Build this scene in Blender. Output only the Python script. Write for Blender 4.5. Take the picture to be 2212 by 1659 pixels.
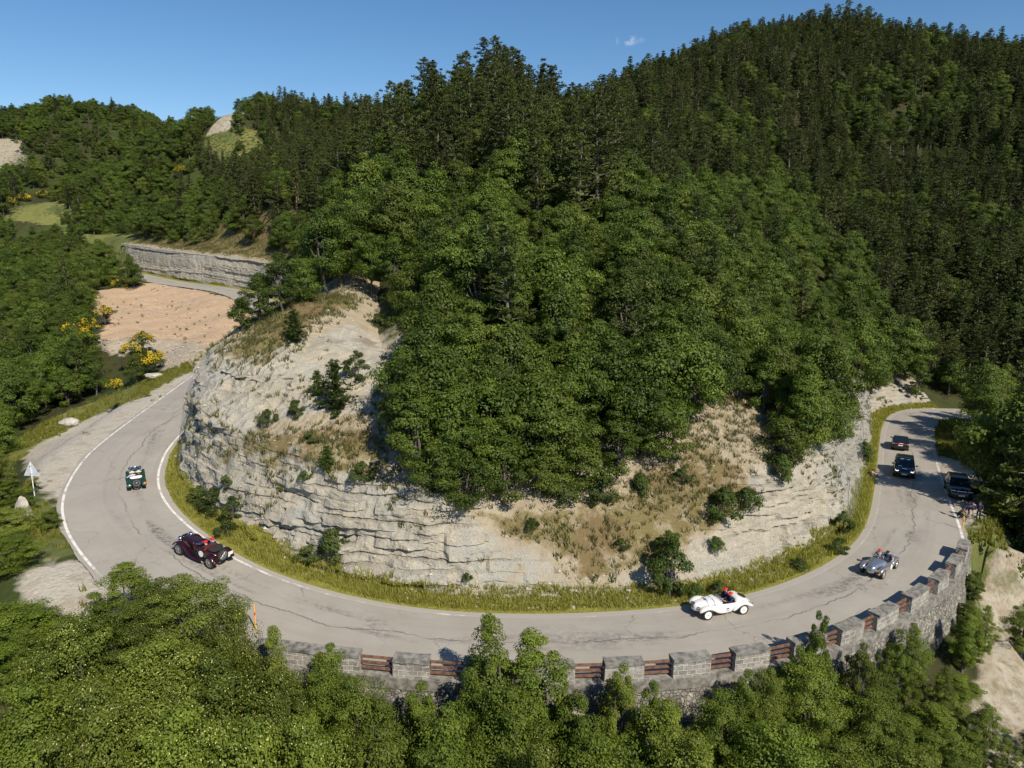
import bpy, bmesh, math, random
import numpy as np
from mathutils import Vector, Matrix

scene = bpy.context.scene
C = scene.collection
R = math.radians
for o in list(bpy.data.objects):
    bpy.data.objects.remove(o)

# ------------------------------------------------------------------ camera, sky, sun, exposure
CAMZ, PITCH, FPX, PW, PH = 20.0, R(12.0), 1535.0, 2211.0, 1659.0
cam_d = bpy.data.cameras.new('camera')
cam = bpy.data.objects.new('camera', cam_d); C.objects.link(cam)
cam.location = (0, 0, CAMZ)
cam.rotation_euler = (R(90) - PITCH, 0, 0)
cam_d.sensor_width = 36.0
cam_d.lens = 36.0 * FPX / PW
cam_d.clip_start = 0.5
cam_d.clip_end = 6000
scene.camera = cam

def ray(px, py):
    a = (px - PW / 2) / FPX; b = (PH / 2 - py) / FPX
    return np.array([a, math.cos(PITCH) + b * math.sin(PITCH), -math.sin(PITCH) + b * math.cos(PITCH)])

SUN_AZ, SUN_EL = R(146), R(43)          # azimuth clockwise from the view direction (+Y)
w = bpy.data.worlds.new('World'); scene.world = w; w.use_nodes = True
wn, wl = w.node_tree.nodes, w.node_tree.links
wn.clear()
sky = wn.new('ShaderNodeTexSky'); sky.sky_type = 'NISHITA'; sky.sun_disc = False
sky.sun_elevation = SUN_EL; sky.sun_rotation = SUN_AZ
sky.altitude = 900; sky.air_density = 1.0; sky.dust_density = 0.15; sky.ozone_density = 2.2
bg = wn.new('ShaderNodeBackground'); bg.inputs['Strength'].default_value = 0.10
wo = wn.new('ShaderNodeOutputWorld')
hs = wn.new('ShaderNodeHueSaturation'); hs.inputs['Saturation'].default_value = 1.22
wl.new(sky.outputs[0], hs.inputs['Color']); # two wisps of cloud low over the saddle
tcw = wn.new('ShaderNodeTexCoord'); mp = wn.new('ShaderNodeMapping'); wl.new(tcw.outputs['Generated'], mp.inputs[0])
rc = ray(1355, 88); rc = rc / np.linalg.norm(rc)
vd = wn.new('ShaderNodeVectorMath'); vd.operation = 'SUBTRACT'; wl.new(tcw.outputs['Generated'], vd.inputs[0]); vd.inputs[1].default_value = tuple(rc)
vm = wn.new('ShaderNodeVectorMath'); vm.operation = 'MULTIPLY'; wl.new(vd.outputs[0], vm.inputs[0]); vm.inputs[1].default_value = (42, 42, 160)
vl = wn.new('ShaderNodeVectorMath'); vl.operation = 'LENGTH'; wl.new(vm.outputs[0], vl.inputs[0])
cn = wn.new('ShaderNodeTexNoise'); cn.inputs['Scale'].default_value = 90; cn.inputs['Detail'].default_value = 4; wl.new(tcw.outputs['Generated'], cn.inputs['Vector'])
m1 = wn.new('ShaderNodeMapRange'); wl.new(vl.outputs['Value'], m1.inputs[0]); m1.inputs[1].default_value = 1.0; m1.inputs[2].default_value = .2
m2 = wn.new('ShaderNodeMapRange'); wl.new(cn.outputs['Fac'], m2.inputs[0]); m2.inputs[1].default_value = .45; m2.inputs[2].default_value = .7
mm = wn.new('ShaderNodeMath'); mm.operation = 'MULTIPLY'; wl.new(m1.outputs[0], mm.inputs[0]); wl.new(m2.outputs[0], mm.inputs[1])
mc = wn.new('ShaderNodeMix'); mc.data_type = 'RGBA'; wl.new(mm.outputs[0], mc.inputs[0]); wl.new(hs.outputs[0], mc.inputs[6]); mc.inputs[7].default_value = (6.5, 6.8, 7.4, 1)
wl.new(mc.outputs[2], bg.inputs[0]); wl.new(bg.outputs[0], wo.inputs[0])

sd = bpy.data.lights.new('sun', 'SUN'); sd.energy = 4.9; sd.angle = R(0.5); sd.color = (1.0, 0.93, 0.80)
sun = bpy.data.objects.new('sun', sd); C.objects.link(sun)
to_sun = Vector((math.sin(SUN_AZ) * math.cos(SUN_EL), math.cos(SUN_AZ) * math.cos(SUN_EL), math.sin(SUN_EL)))
sun.rotation_euler = to_sun.to_track_quat('Z', 'Y').to_euler()
sun.location = (60, -90, 120)

vs = scene.view_settings
vs.view_transform = 'Standard'; vs.look = 'None'; vs.gamma = 1.0; vs.exposure = 0.18
scene.cycles.max_bounces = 6; scene.cycles.diffuse_bounces = 3; scene.cycles.glossy_bounces = 2
scene.cycles.transmission_bounces = 3; scene.cycles.transparent_max_bounces = 8

# ------------------------------------------------------------------ small numeric helpers
def at_z(px, py, z):
    r = ray(px, py); t = (z - CAMZ) / r[2]
    return np.array([r[0] * t, r[1] * t, z])

def at_y(px, py, y):
    r = ray(px, py); t = y / r[1]
    return np.array([r[0] * t, y, CAMZ + r[2] * t])

def proj(x, y, z):
    dz = z - CAMZ
    depth = y * math.cos(PITCH) - dz * math.sin(PITCH)
    up = y * math.sin(PITCH) + dz * math.cos(PITCH)
    dd = np.where(np.abs(depth) < 1e-3, 1e-3, depth)
    return PW / 2 + FPX * x / dd, PH / 2 - FPX * up / dd, depth

def inpoly(px, py, poly):
    px = np.asarray(px, float); py = np.asarray(py, float)
    ins = np.zeros(px.shape, bool); n = len(poly)
    for i in range(n):
        x1, y1 = poly[i]; x2, y2 = poly[(i + 1) % n]
        if y1 == y2: continue
        c = ((y1 > py) != (y2 > py)) & (px < (x2 - x1) * (py - y1) / (y2 - y1) + x1)
        ins ^= c
    return ins

def sstep(a, b, x):
    t = np.clip((np.asarray(x, float) - a) / (b - a), 0, 1)
    return t * t * (3 - 2 * t)

def _hash(ix, iy, iz, seed):
    h = (ix * 374761393 + iy * 668265263 + iz * 2147483647 + seed * 974634177) & 0xFFFFFFFF
    h = ((h ^ (h >> 13)) * 1274126177) & 0xFFFFFFFF
    h = ((h ^ (h >> 16)) * 2246822519) & 0xFFFFFFFF
    h = h ^ (h >> 15)
    return (h & 0xFFFFFF) / float(0xFFFFFF) * 2 - 1

def vnoise(x, y, z=0.0, seed=0):
    x, y, z = np.broadcast_arrays(np.asarray(x, float), np.asarray(y, float), np.asarray(z, float))
    ix, iy, iz = np.floor(x).astype(np.int64), np.floor(y).astype(np.int64), np.floor(z).astype(np.int64)
    fx, fy, fz = x - ix, y - iy, z - iz
    fx = fx * fx * (3 - 2 * fx); fy = fy * fy * (3 - 2 * fy); fz = fz * fz * (3 - 2 * fz)
    r = 0
    for dx in (0, 1):
        for dy in (0, 1):
            for dz in (0, 1):
                wgt = (fx if dx else 1 - fx) * (fy if dy else 1 - fy) * (fz if dz else 1 - fz)
                r = r + wgt * _hash(ix + dx, iy + dy, iz + dz, seed)
    return r

def fbm(x, y, z=0.0, seed=0, oct=4):
    r, a, f = 0, 0.5, 1.0
    for k in range(oct):
        r = r + a * vnoise(np.asarray(x) * f, np.asarray(y) * f, np.asarray(z) * f, seed + k * 17); a *= 0.5; f *= 2.03
    return r

# ------------------------------------------------------------------ object helpers
def tag(o, label=None, cat=None, group=None, kind=None):
    if label: o['label'] = label
    if cat: o['category'] = cat
    if group: o['group'] = group
    if kind: o['kind'] = kind
    return o

def link(name, me, mats=None, parent=None):
    o = bpy.data.objects.new(name, me); C.objects.link(o)
    if mats is not None and me is not None:
        for m in (mats if isinstance(mats, (list, tuple)) else [mats]):
            me.materials.append(m)
    if parent is not None: o.parent = parent
    return o

def empty(name, loc=(0, 0, 0), rz=0.0):
    o = bpy.data.objects.new(name, None); C.objects.link(o)
    o.location = loc; o.rotation_euler = (0, 0, rz); o.empty_display_size = 0.3
    return o

def np_mesh(name, verts, quads=None, tris=None, smooth=False, attrs=None, mat_idx=None):
    me = bpy.data.meshes.new(name)
    verts = np.asarray(verts, np.float32)
    loops, starts, tot = [], [], 0
    for arr, k in ((quads, 4), (tris, 3)):
        if arr is not None and len(arr):
            arr = np.asarray(arr, np.int32)
            starts.append(tot + np.arange(len(arr), dtype=np.int32) * k)
            loops.append(arr.ravel()); tot += arr.size
    loops = np.concatenate(loops); starts = np.concatenate(starts)
    me.vertices.add(len(verts)); me.vertices.foreach_set('co', verts.ravel())
    me.loops.add(len(loops)); me.loops.foreach_set('vertex_index', loops)
    me.polygons.add(len(starts)); me.polygons.foreach_set('loop_start', starts)
    me.update(calc_edges=True)
    me.polygons.foreach_set('use_smooth', np.full(len(starts), smooth, bool))
    if mat_idx is not None: me.polygons.foreach_set('material_index', np.asarray(mat_idx, np.int32))
    for k, v in (attrs or {}).items():
        a = me.attributes.new(k, 'FLOAT', 'POINT'); a.data.foreach_set('value', np.asarray(v, np.float32).ravel())
    me.validate(); me.update()
    return me

def grid_quads(nu, nv, wrap=False):
    i = np.arange(nu - (0 if wrap else 1))[:, None]; j = np.arange(nv - 1)[None, :]
    i2 = (i + 1) % nu
    return np.stack([i * nv + j, i2 * nv + j, i2 * nv + j + 1, i * nv + j + 1], -1).reshape(-1, 4)

def set_uv(me, uv_per_vert):
    uvl = me.uv_layers.new(name='UVMap')
    vi = np.zeros(len(me.loops), np.int32); me.loops.foreach_get('vertex_index', vi)
    uvl.data.foreach_set('uv', np.asarray(uv_per_vert, np.float32)[vi].ravel())

# ------------------------------------------------------------------ material helpers
class NT:
    def __init__(s, name):
        s.m = bpy.data.materials.new(name); s.m.use_nodes = True
        s.n, s.l = s.m.node_tree.nodes, s.m.node_tree.links
        s.n.clear(); s.out = s.n.new('ShaderNodeOutputMaterial')
    def node(s, t, **kw):
        nd = s.n.new(t)
        ins = kw.pop('ins', {})
        for k, v in kw.items(): setattr(nd, k, v)
        for k, v in ins.items(): s.put(nd.inputs[k], v)
        return nd
    def put(s, sock, v):
        if isinstance(v, bpy.types.NodeSocket): s.l.new(v, sock)
        elif isinstance(v, bpy.types.Node): s.l.new(v.outputs[0], sock)
        else:
            if hasattr(sock, 'default_value') and not isinstance(v, (int, float)) and len(v) == 3 and len(sock.default_value) == 4: v = (*v, 1)
            sock.default_value = v
    def math(s, op, a, b=0.0, c=0.0, clamp=False):
        nd = s.node('ShaderNodeMath', operation=op, use_clamp=clamp)
        s.put(nd.inputs[0], a); s.put(nd.inputs[1], b); s.put(nd.inputs[2], c)
        return nd.outputs[0]
    def mix(s, f, a, b, mode='MIX'):
        nd = s.node('ShaderNodeMix', data_type='RGBA', blend_type=mode)
        s.put(nd.inputs[0], f); s.put(nd.inputs[6], a); s.put(nd.inputs[7], b)
        return nd.outputs[2]
    def noise(s, vec, scale, detail=4, rough=0.55, dist=0.0):
        nd = s.node('ShaderNodeTexNoise'); nd.inputs['Scale'].default_value = scale
        nd.inputs['Detail'].default_value = detail; nd.inputs['Roughness'].default_value = rough
        nd.inputs['Distortion'].default_value = dist
        if vec is not None: s.put(nd.inputs['Vector'], vec)
        return nd.outputs['Fac']
    def vor(s, vec, scale, feature='F1', out='Distance', rnd=1.0):
        nd = s.node('ShaderNodeTexVoronoi', feature=feature); nd.inputs['Scale'].default_value = scale
        nd.inputs['Randomness'].default_value = rnd
        if vec is not None: s.put(nd.inputs['Vector'], vec)
        return nd.outputs[out]
    def ramp(s, f, stops, interp='LINEAR'):
        nd = s.node('ShaderNodeValToRGB'); s.put(nd.inputs[0], f); cr = nd.color_ramp; cr.interpolation = interp
        while len(cr.elements) < len(stops): cr.elements.new(0.5)
        for e, (p, c) in zip(cr.elements, stops):
            e.position = p; e.color = (c, c, c, 1) if isinstance(c, (int, float)) else (*c, 1)
        return nd.outputs[0]
    def mrange(s, v, a, b, c=0.0, d=1.0):
        nd = s.node('ShaderNodeMapRange'); s.put(nd.inputs[0], v)
        for i, x in enumerate((a, b, c, d)): nd.inputs[i + 1].default_value = x
        return nd.outputs[0]
    def attr(s, name):
        return s.node('ShaderNodeAttribute', attribute_name=name).outputs['Fac']
    def pos(s):
        return s.node('ShaderNodeNewGeometry').outputs['Position']
    def obj(s):
        return s.node('ShaderNodeTexCoord').outputs['Object']
    def scalev(s, v, sc):
        nd = s.node('ShaderNodeVectorMath', operation='MULTIPLY'); s.put(nd.inputs[0], v); nd.inputs[1].default_value = sc
        return nd.outputs[0]
    def bump(s, h, strength=0.5, dist=0.1):
        nd = s.node('ShaderNodeBump'); nd.inputs['Strength'].default_value = strength
        nd.inputs['Distance'].default_value = dist; s.put(nd.inputs['Height'], h)
        return nd.outputs[0]
    def principled(s, color, rough=0.8, metal=0.0, normal=None, spec=None, coat=None, emis=None, estr=0.0, alpha=None, trans=None):
        p = s.node('ShaderNodeBsdfPrincipled')
        s.put(p.inputs['Base Color'], color); s.put(p.inputs['Roughness'], rough); s.put(p.inputs['Metallic'], metal)
        if normal is not None: s.put(p.inputs['Normal'], normal)
        if spec is not None: s.put(p.inputs['Specular IOR Level'], spec)
        if coat is not None: p.inputs['Coat Weight'].default_value = coat; p.inputs['Coat Roughness'].default_value = 0.06
        if emis is not None: s.put(p.inputs['Emission Color'], emis); p.inputs['Emission Strength'].default_value = estr
        if alpha is not None: s.put(p.inputs['Alpha'], alpha)
        if trans is not None: p.inputs['Transmission Weight'].default_value = trans
        s.l.new(p.outputs[0], s.out.inputs[0])
        return s.m

def simple(name, color, rough=0.6, metal=0.0, var=0.12, scale=6.0, **kw):
    t = NT(name)
    n = t.noise(t.obj(), scale, 4)
    c = t.mix(t.mrange(n, 0.3, 0.7, 0.0, 1.0), tuple(x * (1 - var) for x in color), tuple(min(1, x * (1 + var)) for x in color))
    return t.principled(c, rough, metal, **kw)

# ------------------------------------------------------------------ road line: hill-side edge of the carriageway
def Wp(x, y, z): return np.array([x, y, z], float)
INNER = [Wp(-125, 215, 12), Wp(-100, 187, 10.5), Wp(-78, 167, 9), Wp(-55, 149, 8), Wp(-39, 124, 6.5), Wp(-33, 103, 5.3), Wp(-30.8, 82, 4.2)]
for px, py, z in [(388,945,3.4),(352,1005,3.0),(345,1045,2.8),(365,1090,2.5),(405,1130,2.2),(450,1165,2.0),(500,1200,1.7),(560,1230,1.4),
                  (640,1262,1.1),(720,1285,.85),(800,1303,.7),(900,1320,.5),(1000,1328,.35),(1100,1332,.25),(1200,1332,.15),(1300,1328,.1),
                  (1400,1322,.05),(1500,1312,0),(1600,1295,0),(1700,1265,-.05),(1760,1240,-.1),(1800,1218,-.15),(1840,1190,-.2),
                  (1870,1155,-.3),(1885,1120,-.45),(1893,1080,-.65),(1900,1020,-1.0),(1905,960,-1.5),(1912,920,-1.9),(1935,893,-2.3)]:
    INNER.append(at_z(px, py, z))
INNER += [Wp(55, 91, -2.7), Wp(66, 90, -3), Wp(85, 82, -3.2)]
INNER = np.array(INNER)
WIDTH = np.array([6]*7 + [6,6,6,6.1,6.2,6.3,6.3,6.2] + [6,5.8,5.6,5.4,5.3,5.3,5.3,5.4,5.5,5.6,5.8,6,6,6,6,6,5.8,5.4,5,4.8,4.8,5] + [5.2,5.5,5.5], float)

def catmull(P, n_per=24):
    P = np.asarray(P, float); out, par = [], []
    Q = np.vstack([2 * P[0] - P[1], P, 2 * P[-1] - P[-2]])
    for i in range(len(P) - 1):
        p0, p1, p2, p3 = Q[i], Q[i + 1], Q[i + 2], Q[i + 3]
        for k in range(n_per):
            t = k / n_per
            out.append(0.5 * ((2 * p1) + (-p0 + p2) * t + (2 * p0 - 5 * p1 + 4 * p2 - p3) * t * t + (-p0 + 3 * p1 - 3 * p2 + p3) * t ** 3))
            par.append(i + t)
    out.append(P[-1]); par.append(len(P) - 1)
    return np.array(out), np.array(par)

def resample(P, par, step):
    L = np.concatenate([[0], np.cumsum(np.linalg.norm(np.diff(P[:, :2], axis=0), axis=1))])
    n = int(L[-1] / step) + 1
    s = np.linspace(0, L[-1], n)
    return np.stack([np.interp(s, L, P[:, k]) for k in range(P.shape[1])], 1), np.interp(s, L, par), s

def gsmooth(A, sig):
    r = int(sig * 3) + 1; k = np.exp(-0.5 * (np.arange(-r, r + 1) / sig) ** 2); k /= k.sum()
    A = np.asarray(A, float)
    if A.ndim == 1:
        return np.convolve(np.pad(A, r, mode='reflect', reflect_type='odd'), k, 'valid')
    return np.stack([gsmooth(A[:, i], sig) for i in range(A.shape[1])], 1)

_d, _p = catmull(INNER)
EDGE, EPAR, ES = resample(_d, _p, 0.4)
EDGE = gsmooth(EDGE, 4.0)
ET = gsmooth(np.gradient(EDGE[:, :2], axis=0), 3.0); ET /= np.linalg.norm(ET, axis=1)[:, None]
EN = np.stack([-ET[:, 1], ET[:, 0]], 1)               # points into the hill
EW = gsmooth(np.interp(EPAR, np.arange(len(WIDTH)), WIDTH), 6.0)
ELEN = len(EDGE)

def near_edge(x, y):
    """index of the nearest edge station and the signed distance (positive into the hill)"""
    x = np.asarray(x, float).ravel(); y = np.asarray(y, float).ravel()
    idx = np.zeros(len(x), int); dd = np.zeros(len(x))
    E = EDGE[::2, :2]
    for a in range(0, len(x), 4000):
        P = np.stack([x[a:a + 4000], y[a:a + 4000]], 1)
        D2 = ((P[:, None, :] - E[None]) ** 2).sum(-1)
        k = D2.argmin(1) * 2
        k = np.minimum(k, ELEN - 1)
        v = P - EDGE[k, :2]
        sgn = np.sign((v * EN[k]).sum(1)); sgn[sgn == 0] = 1
        idx[a:a + 4000] = k; dd[a:a + 4000] = sgn * np.sqrt(D2.min(1))
    return idx, dd

# cliff profiles: (distance from the carriageway, height above it) at stations along the edge
PROF_AT = [0, 2, 4, 5.5, 7, 9.5, 11, 13, 18, 20, 24, 26.5, 29, 31, 34.5, 36, 39]
PROF = np.array([
    [(0,0),(1.5,.1),(2.6,4.5),(3.2,6.0),(6,7),(10,9)],
    [(0,0),(1.5,.1),(2.6,5.0),(3.2,6.4),(6,7.4),(10,9)],
    [(0,0),(1.5,.1),(2.6,4.2),(3.2,5.5),(6,6.5),(10,8)],
    [(0,0),(1.2,.1),(2.2,4.0),(2.8,5.5),(5,7),(9,8.5)],
    [(0,0),(1.0,.1),(1.8,3.8),(2.5,6.9),(5,8.8),(9,10.8)],
    [(0,0),(1.6,.1),(2.3,3.0),(3.0,5.6),(5.5,7.2),(9,9.8)],
    [(0,0),(1.6,.15),(2.5,2.8),(3.6,5.2),(6.0,6.2),(10,8.2)],
    [(0,0),(1.75,.15),(3.3,3.0),(4.1,5.3),(6.6,6.2),(10,8.0)],
    [(0,0),(1.75,.15),(3.3,2.8),(4.4,4.9),(7.0,6.0),(10,7.6)],
    [(0,0),(1.75,.15),(3.5,2.2),(5.0,3.9),(8,5.6),(11,7.4)],
    [(0,0),(1.8,.15),(3.9,1.7),(5.4,3.0),(8,5.0),(11,7.0)],
    [(0,0),(2.1,.15),(4.3,2.0),(5.8,4.3),(8,6.0),(10.5,7.5)],
    [(0,0),(2.0,.15),(3.2,2.8),(4.2,5.0),(6.5,6.6),(10,8.2)],
    [(0,0),(1.3,.1),(2.1,3.2),(2.8,5.6),(5,6.8),(9,8.4)],
    [(0,0),(1.3,.1),(2.1,3.2),(2.8,5.6),(5,6.8),(9,8.2)],
    [(0,0),(1.5,.1),(3,1.2),(5,2.4),(8,4.2),(11,6)],
    [(0,0),(1.5,.1),(3,.8),(5,1.8),(8,3.2),(11,5)]], float)
_EP = np.stack([[np.interp(EPAR, PROF_AT, PROF[:, k, c]) for c in (0, 1)] for k in range(6)])   # knot, (d,h), station

def profile(k, d):
    """height above the road at distance d into the hill at station k"""
    D, H = _EP[:, 0, :][:, k], _EP[:, 1, :][:, k]
    h = np.zeros(len(d))
    for j in range(5):
        m = (d >= D[j]) & (d < D[j + 1])
        t = (d - D[j]) / np.maximum(D[j + 1] - D[j], 1e-6)
        h = np.where(m, H[j] + (H[j + 1] - H[j]) * t, h)
    return np.where(d >= D[5], H[5] + (d - D[5]) * 0.5, h)

# ------------------------------------------------------------------ terrain: smooth surface through surveyed points
GP = []
def gp(x, y, z): GP.append((x, y, z))
def gpx(px, py, y, tree=0.0):
    p = at_y(px, py, y); gp(p[0], p[1], p[2] - tree)
# knoll
for q in [(3,46,8),(3,58,13.5),(3,75,20),(2,100,30),(-2,124,38.5),(-14,50,9.5),(-16,62,14.2),(-19,56,12.4),(-21,70,14.5),(-24,66,13.0),(-25,76,14.5),(-22,90,17),(20,52,7.5),(22,64,10.5),
          (28,75,10),(33,88,9.5),(-24,105,21),(12,66,15),(-8,66,16.5),(15,90,22)]: gp(*q)
for q in [(1100,112,125,9.5),(1000,122,125,9.5),(900,195,125,9.5),(800,285,128,9),(1190,190,135,9),(700,300,135,9),(1250,205,160,9),
          (600,330,170,10),(520,360,180,10),(450,520,172,2),(560,480,150,8),(640,420,130,9),
          (1400,260,160,9),(1600,360,150,9),(1750,460,138,9),(1870,610,122,9),(1980,790,106,8),(1600,500,95,7),(1700,600,80,5),
          (1350,165,200,10),(1500,98,235,10),(1600,45,260,10),(1720,25,270,10),(1850,30,270,10),(2000,50,265,10),(2200,92,250,10),
          (1900,300,205,10),(2100,300,195,10),(1750,250,210,10),(2200,500,145,10),(2050,560,140,10),(2200,700,110,10),(2100,760,108,10)]: gpx(*q)
for q in [(740,350,185,9),(880,300,190,9),(1050,245,190,9),(1190,255,190,9),(1270,240,185,9),(1290,215,260,9),(1100,270,260,9),(800,300,260,9),(700,302,220,9)]: gpx(*q)
gp(75, 105, 4); gp(70, 70, -1); gp(55, 60, -2); gp(85, 85, 3); gp(120, 90, 14); gp(120, 40, 6); gp(160, 150, 45)
# left: shrubby shoulder, valley side and the far hills
for q in [(0,228,430,9),(160,206,430,9),(290,240,430,9),(400,256,430,9),(540,222,300,8),(480,250,300,2),(620,268,290,9),(660,285,250,9),
          (60,452,270,0),(150,500,250,7),(300,450,260,7),(400,400,270,7),(0,380,330,8),(200,400,330,8),(330,330,360,8),
          (100,560,150,6),(0,540,170,6),(200,520,190,6),(50,690,100,5),(150,700,95,5),(0,850,72,5),(150,850,72,4.5),(240,760,90,4),
          (0,1000,52,4)]: gpx(*q)
for px, py, z in [(330,628,7.6),(200,640,7.4),(500,668,6.9),(300,680,6.4),(450,720,5.4),(250,735,5.4),(400,785,4.4),(330,790,4.1),
                  (80,985,3.0),(200,930,3.3),(100,1060,2.9),(300,860,3.7),(60,1240,1.9),(200,1215,2.0),(150,1300,1.6)]:
    q = at_z(px, py, z); gp(*q)
# slope falling towards the camera below the road
for q in [(-12,27,-4),(0,26,-4.5),(12,27,-4.5),(22,32,-5),(30,38,-4.5),(34,46,-4),(0,18,-9),(-15,17,-8),(20,20,-10),(36,32,-8),(44,42,-7),(46,55,-3),
          (0,5,-14),(-25,22,-5),(-34,28,-2),(-40,38,0.5),(-50,45,0),(30,10,-15),(-30,5,-12),(0,-40,-26),(-120,-40,-26),(120,-40,-20),
          (-120,40,-8),(-170,120,5),(70,30,-6),(60,10,-12)]: gp(*q)
# far anchors, all below the skylines
for q in [(-450,430,55),(-700,300,40),(-600,900,60),(0,500,60),(0,900,60),(500,900,60),(600,300,50),(300,260,72),(350,60,30),(-400,150,15),(100,420,70),(-150,520,60),
          (-600,-300,-20),(0,-400,-30),(600,-300,0)]: gp(*q)
GP = np.array(GP, float)
def _phi(r2): return 0.5 * r2 * np.log(np.maximum(r2, 1e-9))
_S = 100.0
_X = GP[:, :2] / _S
_n = len(_X)
_A = _phi(((_X[:, None] - _X[None]) ** 2).sum(-1)) + np.eye(_n) * 2e-3
_P = np.hstack([np.ones((_n, 1)), _X])
_M = np.block([[_A, _P], [_P.T, np.zeros((3, 3))]])
_SOL = np.linalg.solve(_M, np.concatenate([GP[:, 2], np.zeros(3)]))
def G(x, y):
    x = np.asarray(x, float).ravel() / _S; y = np.asarray(y, float).ravel() / _S
    out = np.zeros(len(x))
    for a in range(0, len(x), 8000):
        q = np.stack([x[a:a + 8000], y[a:a + 8000]], 1)
        out[a:a + 8000] = _phi(((q[:, None] - _X[None]) ** 2).sum(-1)) @ _SOL[:_n] + _SOL[_n] + q @ _SOL[_n + 1:]
    return out

# parapet line (inner face) from surveyed points 0.95 m above the road
WALL_PX = [(560,1376),(587,1380),(650,1388),(720,1394),(782,1400),(848,1408),(930,1414),(1015,1418),(1100,1421),(1180,1422),(1230,1422),(1320,1420),(1384,1416),(1443,1412),(1520,1406),
           (1573,1400),(1650,1390),(1700,1379),(1770,1362),(1820,1344),(1875,1320),(1930,1292),(1985,1261),(2025,1232),(2052,1206),(2068,1180),(2076,1158),(2079,1143)]
_w = []
for px, py in WALL_PX:
    zz = 0.5
    for _ in range(4):
        q = at_z(px, py, zz + 0.95); kk, _dd = near_edge([q[0]], [q[1]]); zz = EDGE[kk[0], 2]
    _w.append((q[0], q[1], zz))
_wd, _wp = catmull(np.array(_w))
WALL, WPAR, WS = resample(_wd, _wp, 0.15)
WALL = gsmooth(WALL, 14.0)
WT = np.gradient(WALL[:, :2], axis=0); WT = gsmooth(WT, 5.0); WT /= np.linalg.norm(WT, axis=1)[:, None]
WN = np.stack([WT[:, 1], -WT[:, 0]], 1)                # points away from the road
_k, _d = near_edge(WALL[:, 0], WALL[:, 1])
_o = np.argsort(_k)
WALL_K0, WALL_K1 = _k.min(), _k.max()
WOFF = np.interp(np.arange(ELEN), _k[_o], -_d[_o])
_in = (np.arange(ELEN) >= WALL_K0) & (np.arange(ELEN) <= WALL_K1)
_road_to_wall = np.where(_in & (EPAR < 29.5), WOFF + 0.15, EW)
EW = np.where(_in, _road_to_wall, EW); EW = gsmooth(EW, 5.0)

def T(x, y, parts=False):
    x = np.asarray(x, float).ravel(); y = np.asarray(y, float).ravel()
    k, d = near_edge(x, y)
    g = G(x, y)
    zr = EDGE[k, 2]; wd = EW[k]; par = EPAR[k]
    far = (np.abs(d) > 40)
    hill = zr + profile(k, np.maximum(d, 0))
    zin = hill + (g - hill) * sstep(7, 17, d)
    e = -d - wd
    wall = (k >= WALL_K0) & (k <= WALL_K1)
    e = np.where(wall, -d - WOFF[k], e)
    bl = np.where(wall, 0.9, 5.0); sh = np.where(wall, -0.5, 1.2)
    t = np.clip((e - sh) / bl, 0, 1); t = t * t * (3 - 2 * t)
    zout = zr - 0.06 + (g - zr + 0.06) * t
    z = np.where(d > 0, zin, zout)
    z = np.where(far, g, z)
    return (z, k, d, g) if parts else z
# ------------------------------------------------------------------ materials of the setting
def mat_ground():
    t = NT('ground_soil'); p = t.pos()
    n1 = t.noise(p, 0.9, 5); n2 = t.noise(p, 0.11, 3); n3 = t.noise(p, 6.0, 4)
    floor_ = t.mix(t.mrange(n1, .35, .65), (0.030, 0.028, 0.012), (0.053, 0.053, 0.018))
    floor_ = t.mix(t.mrange(n2, .45, .6), floor_, (0.048, 0.066, 0.016))
    grass = t.mix(t.mrange(n1, .35, .65), (.155, .165, .042), (.25, .225, .080))
    grass = t.mix(t.mrange(n3, .3, .7), grass, (.12, .135, .032))
    grass = t.mix(t.mrange(n2, .42, .6), grass, (.10, .115, .035))
    dirt = t.mix(t.mrange(n1, .3, .7), (0.440, 0.299, 0.185), (0.528, 0.378, 0.246))
    dirt = t.mix(t.mrange(t.noise(t.scalev(p, (.5, .9, .3)), .35, 6, .7), .45, .8, 0, .5), dirt, (0.352, 0.255, 0.167))
    dirt = t.mix(t.mrange(n3, .55, .8), dirt, (0.581, 0.458, 0.334))
    rubble = t.mix(t.mrange(t.vor(p, 2.2), .1, .6), (0.440, 0.352, 0.246), (0.299, 0.238, 0.176))
    rubble = t.mix(t.mrange(n3, .4, .7), rubble, (0.458, 0.396, 0.317))
    gravel = t.mix(t.mrange(n3, .3, .7), (0.370, 0.326, 0.264), (0.484, 0.440, 0.370))
    gravel = t.mix(t.mrange(n1, .5, .75), gravel, (0.317, 0.264, 0.194))
    scar = t.mix(t.mrange(n1, .35, .65), (0.405, 0.361, 0.290), (0.299, 0.246, 0.176))
    scar = t.mix(t.mrange(t.noise(p, 1.7, 6, .7), .48, .66, 0, .8), scar, (.20, .165, .105))
    scar = t.mix(t.mrange(t.noise(p, .55, 4), .55, .68, 0, .8), scar, (.12, .125, .045))
    c = floor_
    for nm, col in (('grass', grass), ('rubble', rubble), ('dirt', dirt), ('gravel', gravel), ('scar', scar)):
        f = t.math('ADD', t.attr(nm), t.math('MULTIPLY', t.math('SUBTRACT', n1, .5), 1.1))
        f = t.math('MULTIPLY', t.mrange(f, .38, .62), t.mrange(t.attr(nm), .02, .12))
        c = t.mix(f, c, col)
    h = t.math('ADD', n3, t.math('MULTIPLY', t.vor(p, 3.0), .6))
    return t.principled(c, .95, normal=t.bump(h, .6, .12), spec=.2)

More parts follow.
